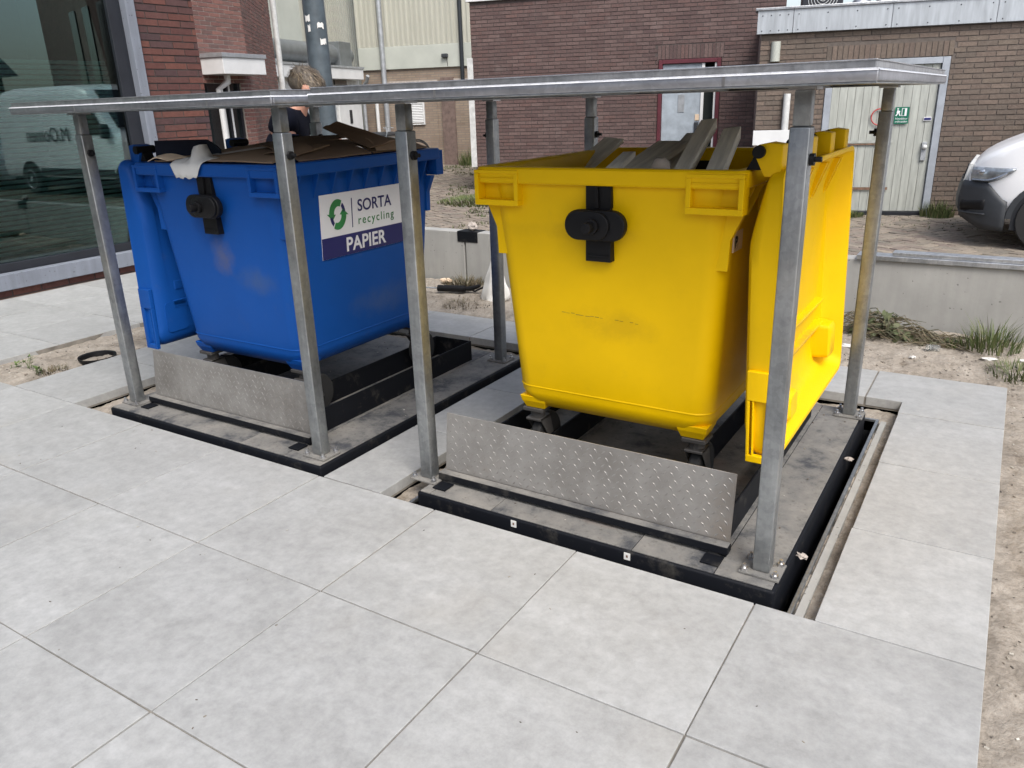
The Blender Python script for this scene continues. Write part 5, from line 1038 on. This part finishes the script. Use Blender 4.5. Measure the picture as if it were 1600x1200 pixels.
gr.prism([(-0.035, 0.64), (0.01, 0.64), (0.045, 0.83), (0.005, 0.83)], v_half(0)*1.9, Matrix(((1, 0, 0, 0), (0, 0, 1, 0), (0, 1, 0, 0), (0, 0, 0, 1))), -v_half(0)*0.95); gr.build('grille_surround', 'white_worn', van, bevel=0.008); MB().prism([(-0.047, 0.67), (-0.032, 0.67), (0.000, 0.81), (-0.012, 0.81)], v_half(0)*1.5, Matrix(((1, 0, 0, 0), (0, 0, 1, 0), (0, 1, 0, 0), (0, 0, 0, 1))), -v_half(0)*0.75).build('grille', 'frame_dark', van)
for x in (0.80, 4.25):
    for sd in (-1, 1):
        yw = sd*(VW-0.06); wl = MB(); wr = [(0.16, -0.09), (0.20, -0.10), (0.275, -0.105), (0.305, -0.085), (0.312, -0.04), (0.312, 0.06), (0.30, 0.09), (0.2, 0.1)]
        wl.loft([[Vector((x+rr*math.cos(2*math.pi*k/28), yw-sd*o_*-1, 0.312+rr*math.sin(2*math.pi*k/28))) for k in range(28)] for rr, o_ in wr], True); tw = wl.build('wheel', 'rubber', van, smooth=35)
        rm = MB(); 
        rm.loft([[Vector((x+rr*math.cos(2*math.pi*k/24), yw+sd*o_, 0.312+rr*math.sin(2*math.pi*k/24))) for k in range(24)] for rr, o_ in ((0.205, 0.09), (0.20, 0.112), (0.185, 0.112), (0.17, 0.085), (0.06, 0.095), (0.05, 0.11))], True); rm.build('rim', 'pipe_zinc', tw, smooth=35)
        ar = MB(); n = 18; vs = []
        for k in range(n+1):
            a_ = math.pi*k/n; 
            for rr, dy in ((0.345, 0.014), (0.395, 0.014), (0.40, 0.0)): vs.append(Vector((x+rr*math.cos(a_), sd*(VW+dy), 0.312+rr*math.sin(a_)*0.98)))
        ar.add(vs, [(k*3+j, (k+1)*3+j, (k+1)*3+j+1, k*3+j+1) for k in range(n) for j in range(2)]); ar.build('wheel_arch', 'van_grey', van, smooth=40)
        MB().prism([(x+0.345*math.cos(math.pi*k/18), 0.312+0.345*math.sin(math.pi*k/18)*0.98) for k in range(19)]+[(x-0.345, 0.2), (x+0.345, 0.2)], 0.004, Matrix(((1, 0, 0, 0), (0, 0, 1, 0), (0, 1, 0, 0), (0, 0, 0, 1))), sd*(VW+0.006)-0.002).build('wheel_well', 'pit_dark', van)
MB().box((0.5, -VW*0.9, 0.18), (5.2, VW*0.9, 0.335)).build('underbody', 'pit_dark', van)
for sd in (-1, 1):
    MB().prism([(1.30, 1.22), (1.68, 1.72), (2.15, 1.76), (2.18, 1.22)], 0.008, Matrix(((1, 0, 0, 0), (0, 0, 1, 0), (0, 1, 0, 0), (0, 0, 0, 1))), sd*VW*0.972-0.004).build('side_window', 'dark_glass', van); MB().box((1.2, sd*(VW+0.02)-0.08, 1.15), (1.32, sd*(VW+0.02)+0.08, 1.42)).build('door_mirror', 'van_grey', van, bevel=0.03)
    MB().box((1.2, sd*VW-0.012, 0.42), (3.85, sd*VW+0.012, 0.56)).build('side_moulding', 'van_grey', van, bevel=0.008)
wsM = [Vector((1.16, -0.72, 1.345)), Vector((1.16, 0.72, 1.345)), Vector((1.86, 0.62, 2.035)), Vector((1.86, -0.62, 2.035))]; MB().add([v+Vector((-0.03, 0, 0.03)) for v in wsM]+[v+Vector((-0.005, 0, 0.005)) for v in wsM], [(0, 1, 2, 3), (7, 6, 5, 4), (0, 4, 5, 1), (1, 5, 6, 2), (2, 6, 7, 3), (3, 7, 4, 0)]).build('windscreen', 'dark_glass', van)
me = text_mesh('M.Oomen', 0.40, 'van_grey', 0.002, 'LEFT', 1.0, 0.0); xform(me, frame_M((2.55, -VW*0.985-0.004, 1.10), (1, 0, 0), (0, 0, 1))); link('lettering', me, van)

# a second car further along the street and a tall house: seen in the shop window's reflection
car = thing('parked_car', 'silver hatchback parked behind the white van, seen in the window reflection', 'car', (5.6, 7.5, STREET), 0)
def c_ring(x):
    tb = [(0, 0.55), (0.15, 0.75), (1.0, 0.95), (1.7, 1.42), (2.9, 1.48), (3.6, 1.2), (4.0, 0.95), (4.1, 0.7)]; t = tb[-1][1]
    for (a, za), (b_, zb_) in zip(tb, tb[1:]):
        if x <= b_: t = za+(zb_-za)*(x-a)/(b_-a); break
    h = 0.86*(1-0.2*max(0, (0.5-x)/0.5)**2-0.15*max(0, (x-3.6)/0.5)**2); k = 0.16 if t > 1.1 else 0.03; pf = [(0, .22), (.9, .22), (1, .35), (1, .65), (.98, min(.85, t-.03)), (.96-k, t-.06), (.8-k, t), (0, t+.02)]
    return [Vector((x, -y*h+0.86, z)) for y, z in pf]+[Vector((x, y*h+0.86, z)) for y, z in reversed(pf[1:-1])]
MB().loft([c_ring(x) for x in (0, 0.08, 0.2, 0.5, 1.0, 1.35, 1.7, 2.3, 2.9, 3.3, 3.6, 3.9, 4.05, 4.1)], True).build('body_shell', 'pipe_zinc', car, smooth=40)
for sd in (0, 1): MB().prism([(1.2, 0.95), (1.72, 1.36), (2.85, 1.4), (3.45, 1.1), (3.4, 0.95)], 0.01, Matrix(((1, 0, 0, 0), (0, 0, 1, 0), (0, 1, 0, 0), (0, 0, 0, 1))), -0.002 if sd == 0 else 1.712).build('side_window', 'dark_glass', car)
for x in (0.75, 3.3):
    for y in (0.02, 1.70): MB().tube([(x, y-0.09, 0.31), (x, y+0.09, 0.31)], 0.31, 24).build('wheel', 'rubber', car, smooth=40)
hb = thing('tall_house', 'tall dark brick house with narrow windows, seen in the window reflection', 'building', (7.0, 13.4, STREET), R(16))
MB().box((-3, 0, 0), (12, 8, 8.4)).build('wall', 'brick_far_dark', hb); MB().box((-3.1, -0.1, 8.4), (12.1, 8.1, 8.6)).build('cornice', 'frame_dark', hb)
for k in range(5):
    w_ = MB().box((0.8+k*1.6, -0.05, 2.2), (1.5+k*1.6, -0.002, 5.0)).build('window', 'dark_glass', hb); MB().box((0.72+k*1.6, -0.09, 2.1), (1.58+k*1.6, -0.003, 2.19)).build('window_sill', 'white_paint', w_)

# ---------------- bicycle, crate on the far wall
def bicycle(label, loc, rz):
    r = thing('bicycle', label, 'bicycle', loc, rz)
    for x in (0, 1.05):
        wh = MB().tube([(x+0.33*math.cos(2*math.pi*k/28), 0, 0.35+0.33*math.sin(2*math.pi*k/28)) for k in range(29)], 0.018, 6).build('wheel', 'rubber', r, smooth=True); sp_ = MB()
        for k in range(12): sp_.tube([(x, 0, 0.35), (x+0.32*math.cos(R(30*k)), 0, 0.35+0.32*math.sin(R(30*k)))], 0.002, 3)
        sp_.build('spokes', 'pipe_zinc', wh)
    f = MB()
    for a, b_ in (((0, 0, .35), (0.42, 0, .30)), ((0.42, 0, .30), (0.28, 0, .80)), ((0, 0, .35), (0.31, 0, .70)), ((0.42, 0, .30), (0.90, 0, .78)), ((0.30, 0, .72), (0.88, 0, .80)), ((0.86, 0, .92), (1.05, 0, .35))): f.tube([a, b_], 0.016, 8)
    f.build('frame', 'pole', r, smooth=True); MB().tube([(-0.05, 0, 0.72), (0.28, 0, 0.74)], 0.014, 6).tube([(-0.33*math.cos(R(a)), 0, 0.35+0.37*math.sin(R(a))) for a in range(20, 130, 10)], 0.02, 6).build('rear_rack', 'black_plastic', r)
    MB().ellipsoid((0.25, 0, 0.93), (0.13, 0.07, 0.035), 12, 6).tube([(0.28, 0, 0.78), (0.26, 0, 0.92)], 0.013, 6).build('saddle', 'black_plastic', r, smooth=True); MB().tube([(0.80, -0.28, 1.02), (0.9, -0.1, 1.05), (0.9, 0.1, 1.05), (0.80, 0.28, 1.02)], 0.013, 6).tube([(0.86, 0, 0.9), (0.89, 0, 1.05)], 0.014, 6).build('handlebar', 'pipe_zinc', r)
bq = bM @ Vector((-1.05, -1.1, STREET)); bicycle('dark bicycle parked by the beige brick wall under the louvred vent', bq, R(196))
wbq = bM @ Vector((-2.25, -0.75, STREET)); wb = thing('wheelie_bin', 'small white bin with grey lid against the far warehouse wall', 'bin', wbq, R(16)); MB().loft([rrect(0.24, 0.26, 0.04, 0.03), rrect(0.29, 0.31, 0.04, 0.82)], True).build('body', 'white_worn', wb, smooth=40); MB().loft([rrect(0.32, 0.35, 0.04, 0.821), rrect(0.32, 0.35, 0.05, 0.87), rrect(0.25, 0.28, 0.05, 0.92)], True).build('lid', 'van_grey', wb, smooth=40)

# ---------------- weeds, heaps, litter
def blade(mb, p, h, w, lean, az_):
    d_ = Vector((math.cos(az_), math.sin(az_), 0)); s_ = Vector((-math.sin(az_), math.cos(az_), 0))*w; p = Vector(p)
    a = p; b_ = p+Vector((0, 0, h*0.55))+d_*lean*0.35; c_ = p+Vector((0, 0, h))+d_*lean; mb.add([a-s_, a+s_, b_+s_*0.7, b_-s_*0.7, c_], [(0, 1, 2, 3), (3, 2, 4)])
def tuft(name, label, cat, c, n, r, h, mat, group=None, droop=0.6, w=0.0035):
    mb = MB()
    for k in range(n):
        a = random.uniform(0, 2*math.pi); rr = r*math.sqrt(random.random()); x, y = rr*math.cos(a), rr*math.sin(a); hh = h*random.uniform(0.35, 1)*(1-0.5*rr/r); blade(mb, (x, y, 0), hh, w*random.uniform(0.6, 1.2), hh*random.uniform(0.1, droop), a+random.uniform(-1, 1))
    o = mb.build(name, mat, fix=False); o.location = c; return tag(o, label, cat, group)
gz = lambda x, y: sand_h(x, y)-0.004
tuft('grass_tuft', 'large tuft of tall green grass against the low wall at the right edge', 'grass', (-0.10, 3.02, gz(-0.1, 3.02)), 230, 0.15, 0.25, 'grass', droop=0.9)
tuft('grass_tuft', 'low spreading green weeds in the sand at the right picture edge', 'grass', (0.06, 2.68, gz(0.06, 2.68)), 260, 0.16, 0.12, 'grass', droop=1.6)
tuft('grass_tuft', 'small flat grass patch beside the clear plastic cup', 'grass', (-0.30, 3.02, gz(-0.3, 3.02)), 160, 0.07, 0.05, 'grass', droop=1.0)
tuft('grass_tuft', 'dry grass clump growing at the foot of the wall behind the blue bin', 'grass', (-3.82, 3.08, gz(-3.82, 3.08)), 420, 0.17, 0.12, 'dry', droop=1.4)
tuft('grass_tuft', 'thin dry straw lying in front of the white bag', 'grass', (-3.55, 2.72, gz(-3.55, 2.72)), 260, 0.2, 0.05, 'dry', droop=2.2)
tuft('grass_tuft', 'grass tuft sprouting from the sand beyond the right tile edge', 'grass', (0.16, 1.98, gz(0.16, 1.98)), 160, 0.05, 0.10, 'grass')
tuft('weed_clump', 'dark green weeds growing in the street at the plum brick corner', 'weeds', (-7.75, 9.25, STREET), 1100, 0.80, 0.13, 'grass', droop=1.5, w=0.011)
tuft('weed_clump', 'thin weeds against the beige wall beside the white corner board', 'weeds', onW(BPt, BA, 0.1, 0.2, STREET), 300, 0.35, 0.55, 'grass', w=0.012)
tuft('weed_clump', 'weeds growing at the right foot of the cream plank door', 'weeds', rM @ Vector((0.12, -0.12, STREET)), 420, 0.2, 0.30, 'grass', w=0.006)
tuft('weed_clump', 'weeds growing at the left foot of the cream plank door', 'weeds', rM @ Vector((-0.92, -0.15, STREET)), 420, 0.16, 0.11, 'grass', w=0.006)
# moss and grass between the street pavers
ms = MB()
for k in range(2600):
    x = random.uniform(-13.2, -5.2); y = random.uniform(6.0, 16.2); u, v, zz = px((x, y, STREET))
    if not (650 < u < 790 and v > 240): continue
    t = noise.noise(Vector((x*0.6, y*0.6, 1)))+0.012*(u-715)
    if t < -0.05: continue
    for q in range(6): blade(ms, (x+random.uniform(-.05, .05), y+random.uniform(-.05, .05), STREET-0.003), random.uniform(0.015, 0.05), 0.009, 0.03, random.uniform(0, 6.28))
for k in range(1500):
    x = random.uniform(-3, 1); y = random.uniform(8.4, 10); blade(ms, (x, y, STREET-0.003), random.uniform(0.01, 0.03), 0.006, 0.02, random.uniform(0, 6.28)) if random.random() < 0.35 else None
tag(ms.build('street_moss', 'moss', fix=False), 'moss and short grass growing between the street pavers', 'moss', kind='stuff')
# heap of pulled plants
hp = MB(); lf_ = MB()
for k in range(420):
    u = random.random(); x = -0.90+u*0.62+random.gauss(0, .02); y = 3.08+random.gauss(0, .05); z = gz(x, min(y, 3.2))+random.uniform(0, 0.13)*math.exp(-((u-0.30)/0.33)**2)
    a = random.gauss(0.0, 0.6)+(math.pi if random.random() < .4 else 0); L_ = random.uniform(0.06, 0.2); hp.tube([(x, y, z), (x+L_*.5*math.cos(a), y+L_*.3*math.sin(a)-0.02, z+random.uniform(0, .03)), (x+L_*math.cos(a), y+L_*.5*math.sin(a)-.03, max(gz(x, 3.0), z-random.uniform(0, .05)))], [0.003, 0.0025, 0.0012], 4)
for k in range(200):
    u = random.random(); x = -0.86+u*0.5; y = 3.05+random.gauss(0, .05); z = gz(x, 3.0)+random.uniform(0.01, 0.16)*math.exp(-((u-0.3)/0.3)**2); r_ = random.uniform(0.010, 0.032); n_ = Vector((random.uniform(-1, 1), random.uniform(-1, .2), random.uniform(.2, 1))).normalized(); t_ = n_.orthogonal().normalized(); s_ = n_.cross(t_); c_ = Vector((x, y, z)); lf_.add([c_-t_*r_, c_-t_*r_*.3+s_*r_*.6, c_+t_*r_*.5+s_*r_*.5, c_+t_*r_, c_+t_*r_*.4-s_*r_*.55, c_-t_*r_*.4-s_*r_*.6], [(0, 1, 2, 3, 4, 5)])
ph_ = thing('pulled_plant_heap', 'heap of pulled wilting plants against the low wall right of the yellow bin', 'plant heap', (-0.65, 3.08, 0)); hp.build('stems', 'dry', ph_, off=(-0.65, 3.08, 0), fix=False); lf_.build('leaves', 'moss', ph_, off=(-0.65, 3.08, 0), fix=False)
# litter specks on the sand
lt = MB()
for k in range(1500):
    r_ = random.random()
    if r_ < 0.45: x, y = random.uniform(0.0, 0.7), random.uniform(-1.6, 2.6)
    elif r_ < 0.8: x, y = random.uniform(-1.4, 0.4), random.uniform(2.42, 3.2)
    elif r_ < 0.9: x, y = random.uniform(-5.38, -4.82), random.uniform(0.02, 1.8)
    else: x, y = random.uniform(-4.6, -3.2), random.uniform(2.42, 3.2)
    s_ = random.uniform(0.002, 0.006)*(1.9 if random.random() < .06 else 1); z = sand_h(x, y)+s_*0.3; M = Matrix.Translation((x, y, z)) @ Matrix.Rotation(random.uniform(0, 6.28), 4, 'Z') @ Matrix.Rotation(random.uniform(-.6, .6), 4, 'X'); lt.box((-s_, -s_*.6, -s_*.3), (s_, s_*.6, s_*.3), M)
for k in range(260):                       # crumbs of dirt on the lift decks
    x, y = random.choice(((random.uniform(-6.4, -4.1), random.uniform(.15, 2.7)), (random.uniform(-3.1, -1.0), random.uniform(.15, 2.7)))); s_ = random.uniform(0.0012, 0.004); M = Matrix.Translation((x*S, y*S, DZ+s_*.3+0.001)) @ Matrix.Rotation(random.uniform(0, 6.28), 4, 'Z'); lt.box((-s_, -s_*.6, -s_*.4), (s_, s_*.6, s_*.4), M)
for k in range(60):                        # specks on the tiles
    x, y = random.uniform(-4.5, -0.05), random.uniform(-1.6, -0.03); s_ = random.uniform(0.001, 0.0025); M = Matrix.Translation((x, y, 0.0012)) @ Matrix.Rotation(random.uniform(0, 6.28), 4, 'Z'); lt.box((-s_*1.6, -s_*.7, -s_*.3), (s_*1.6, s_*.7, s_*.3), M)
tag(lt.build('litter_specks', 'litter', fix=False), 'small stones and crumbs scattered over sand and decks', 'litter', kind='stuff')
# sand strip at the left: plants and a buried pot
pt = thing('plant_pot', 'dark round pot sunk in the sand strip at the left, filled with sand', 'pot', (-4.90, 0.56, -0.03)); pr2 = MB(); pr2.loft([[Vector((r_*math.cos(2*math.pi*k/24), r_*math.sin(2*math.pi*k/24), z)) for k in range(24)] for r_, z in ((0.085, -0.06), (0.10, 0.03), (0.112, 0.035), (0.112, 0.022), (0.104, 0.02), (0.095, -0.05))], False); pr2.build('rim', 'black_plastic', pt, smooth=40); MB().ellipsoid((0, 0, 0.0), (0.093, 0.093, 0.012), 18, 6, None, 0.3, 1).build('soil', 'sand', pt, smooth=True)
def sprout(label, c, n, h):
    mb = MB()
    for k in range(n):
        a = random.uniform(0, 6.28); p = Vector((random.gauss(0, .012), random.gauss(0, .012), 0)); tip = p+Vector((math.cos(a)*h*.3, math.sin(a)*h*.3, h*random.uniform(.6, 1))); mb.tube([p, (p+tip)/2+Vector((0, 0, .01)), tip], [0.002, 0.0016, 0.001], 4)
        for q in range(7):
            aa = random.uniform(0, 6.28); d_ = Vector((math.cos(aa), math.sin(aa), random.uniform(.1, .7))).normalized(); s_ = d_.cross(Vector((0, 0, 1))).normalized(); L_ = random.uniform(.018, .034); b_ = tip-Vector((0, 0, random.uniform(0, .03))); mb.add([b_, b_+d_*L_*.5+s_*L_*.25, b_+d_*L_, b_+d_*L_*.5-s_*L_*.25], [(0, 1, 2, 3)])
    o = mb.build('seedling', 'leafgreen', fix=False); o.location = c; tag(o, label, 'seedling')
sprout('green leafy seedling in the left sand strip, tallest of three', (-5.12, 0.24, gz(-5.12, .24)), 4, 0.09); sprout('green seedling between the tallest one and the sunk pot', (-5.00, 0.24, gz(-5.0, .24)), 4, 0.06); sprout('tiny seedling at the far left picture edge', (-5.24, 0.22, gz(-5.24, .22)), 2, 0.04)
tuft('dry_weeds', 'withered brown weeds in front of the sunk pot', 'weeds', (-4.95, 0.30, gz(-4.95, .3)), 150, 0.09, 0.05, 'dry', droop=1.5)
# black pipe, bag, paper ball, litter
bp_ = thing('plastic_pipe', 'short black plastic pipe lying in the sand behind the blue bin', 'pipe', (-3.75, 2.90, 0.05)); dirp = Vector((0.34, 0.10, 0)); MB().tube([(-0.17, -0.05, 0), (0.05, 0.015, 0)], 0.026, 14).build('barrel', 'black_plastic', bp_, smooth=40); MB().tube([(0.05, 0.015, 0), (0.1, 0.03, 0.004), (0.17, 0.05, 0.03)], [0.018, 0.02, 0.012], 10).tube([(0.08, 0.03, 0.0), (0.14, 0.02, -0.012), (0.2, 0.06, 0.02)], 0.008, 8).build('coupling', 'black_plastic', bp_, smooth=40); MB().tube([(-0.30, -0.08, 0.0), (-0.17, -0.05, 0.0)], 0.006, 8).build('wire', 'pipe_zinc', bp_)
bag = MB(); rings = []
for i_ in range(15):
    t = i_/14; z = 0.36*t; rx = (0.115*(1-t)**0.8+0.012)*(0.8 if i_ == 0 else 1); ry = 0.062*(1-t)**0.7+0.006
    rings.append([Vector(((rx*math.cos(2*math.pi*k/36)+0.02*t)*(1+.30*noise.noise(Vector((math.cos(k*.1745)*2, math.sin(k*.1745)*2, z*7)))), ry*math.sin(2*math.pi*k/36)*(1+.45*noise.noise(Vector((math.cos(k*.1745)*3, math.sin(k*.1745)*3, z*12+5)))), z+0.012*noise.noise(Vector((k*.5, 3, z*6))))) for k in range(36)])
bag.loft(rings, True); bo = bag.build('plastic_bag', 'paper', smooth=60); bo.location = (-3.40, 2.88, gz(-3.4, 2.88)); tag(bo, 'white plastic bag standing in the sand between the two bins', 'bag')
pm_ = text_mesh('bouw', 0.035, 'text_black', 0.0005); bpm = link('print', pm_, bo); bpm.rotation_euler = (R(80), 0, R(-25)); bpm.location = (-0.055, -0.06, 0.13); bpm.hide_render = True; bpm.hide_viewport = True
bpy.data.objects.remove(bpm, do_unlink=True)
cbm = MB().ellipsoid((0, 0, 0.03), (0.045, 0.035, 0.032), 12, 8, None, 0.7, 5); o = cbm.build('crumpled_paper', 'litter', smooth=False); o.location = (-3.88, WY+0.06, 0.443); o.data.materials.clear(); o.data.materials.append(MATS['mortar_light']); tag(o, 'crumpled paper ball lying on top of the low wall', 'paper')
cu_ = MB(); cu_.loft([[Vector((z, r_*math.cos(2*math.pi*k/18), r_*math.sin(2*math.pi*k/18)+0.035)) for k in range(18)] for r_, z in ((0.028, 0), (0.03, 0.01), (0.038, 0.085), (0.041, 0.09), (0.036, 0.085), (0.028, 0.012))], True); o = cu_.build('plastic_cup', 'clear_plastic', smooth=40); o.location = (-0.42, 2.88, gz(-.42, 2.88)+0.004); o.rotation_euler = (0, 0.1, 0.3); o.scale = (0.75, 0.7, 0.6); tag(o, 'clear plastic cup lying on the sand near the plant heap', 'cup')
for k, (x, y, lab) in enumerate(((-0.10, 2.83, 'white scrap of paper in the sand below the tall grass'), (0.07, 2.86, 'white scrap of paper at the right picture edge'), (-0.82, 2.78, 'white scrap at the back right post of the yellow lift'), (-0.47, 2.72, 'tiny white scrap in front of the plastic cup'))):
    s_ = (0.035, 0.035, 0.045, 0.018)[k]; o = MB().ellipsoid((0, 0, 0.006), (s_, s_*.6, 0.008), 8, 5, None, 0.8, k).build('paper_scrap', 'paper'); o.location = (x, y, sand_h(x, y)); tag(o, lab, 'paper scrap')
tag(MB().ellipsoid((-4.02, 3.10, gz(-4.02, 3.1)+0.03), (0.06, 0.03, 0.02), 10, 6, None, 0.5, 4).build('sandstone_piece', 'label_orange'), 'tan broken stone by the wall behind the blue bin', 'stone')
o = MB().tube([(0.19, -1.62, -0.026), (0.175, -1.3, -0.02), (0.165, -0.98, -0.024)], 0.006, 8).build('thin_rod', 'pipe_zinc', smooth=True); tag(o, 'thin grey rod half buried in the sand beyond the right tile edge', 'rod')

# ---------------- unseen row of houses added behind the viewer to darken reflections in the metal
rw = thing('added_terrace', 'unseen brick terrace with dark windows, added behind the viewer for reflections', 'building', (-4, -21, -0.07))
MB().box((-22, -8, 0), (22, 0, 6.2)).build('wall', 'brick_far_dark', rw)
MB().add([(-22.4, 0.4, 6.2), (22.4, 0.4, 6.2), (22.4, -4, 9.2), (-22.4, -4, 9.2), (-22.4, -8.4, 6.2), (22.4, -8.4, 6.2)], [(0, 1, 2, 3), (3, 2, 5, 4), (0, 3, 4), (1, 5, 2), (0, 4, 5, 1)]).build('roof', 'van_grey', rw)
for k in range(14):
    for zz in (0.9, 3.6): w_ = MB().box((-21+k*3.05, 0.002, zz), (-19.6+k*3.05, 0.06, zz+1.5)).build('window', 'dark_glass', rw); MB().box((-21.1+k*3.05, 0.002, zz-0.1), (-19.5+k*3.05, 0.12, zz-0.002)).build('window_sill', 'white_paint', w_)

eh = thing('street_end_house', 'low dark house with grey tiled roof at the street end, seen in the window reflection', 'building', (17, 1.0, STREET))
MB().box((0, 0, 0), (8, 13, 3.0)).build('wall', 'brick_far_dark', eh); MB().add([(-0.4, -0.4, 3.0), (-0.4, 13.4, 3.0), (4, 13.4, 6.0), (4, -0.4, 6.0), (8.4, -0.4, 3.0), (8.4, 13.4, 3.0)], [(0, 1, 2, 3), (3, 2, 5, 4), (0, 3, 4), (1, 5, 2), (0, 4, 5, 1)]).build('roof', 'van_grey', eh)
for k in range(4): MB().box((-0.06, 1+k*3, 0.9), (-0.002, 2.6+k*3, 2.3)).build('window', 'dark_glass', eh)
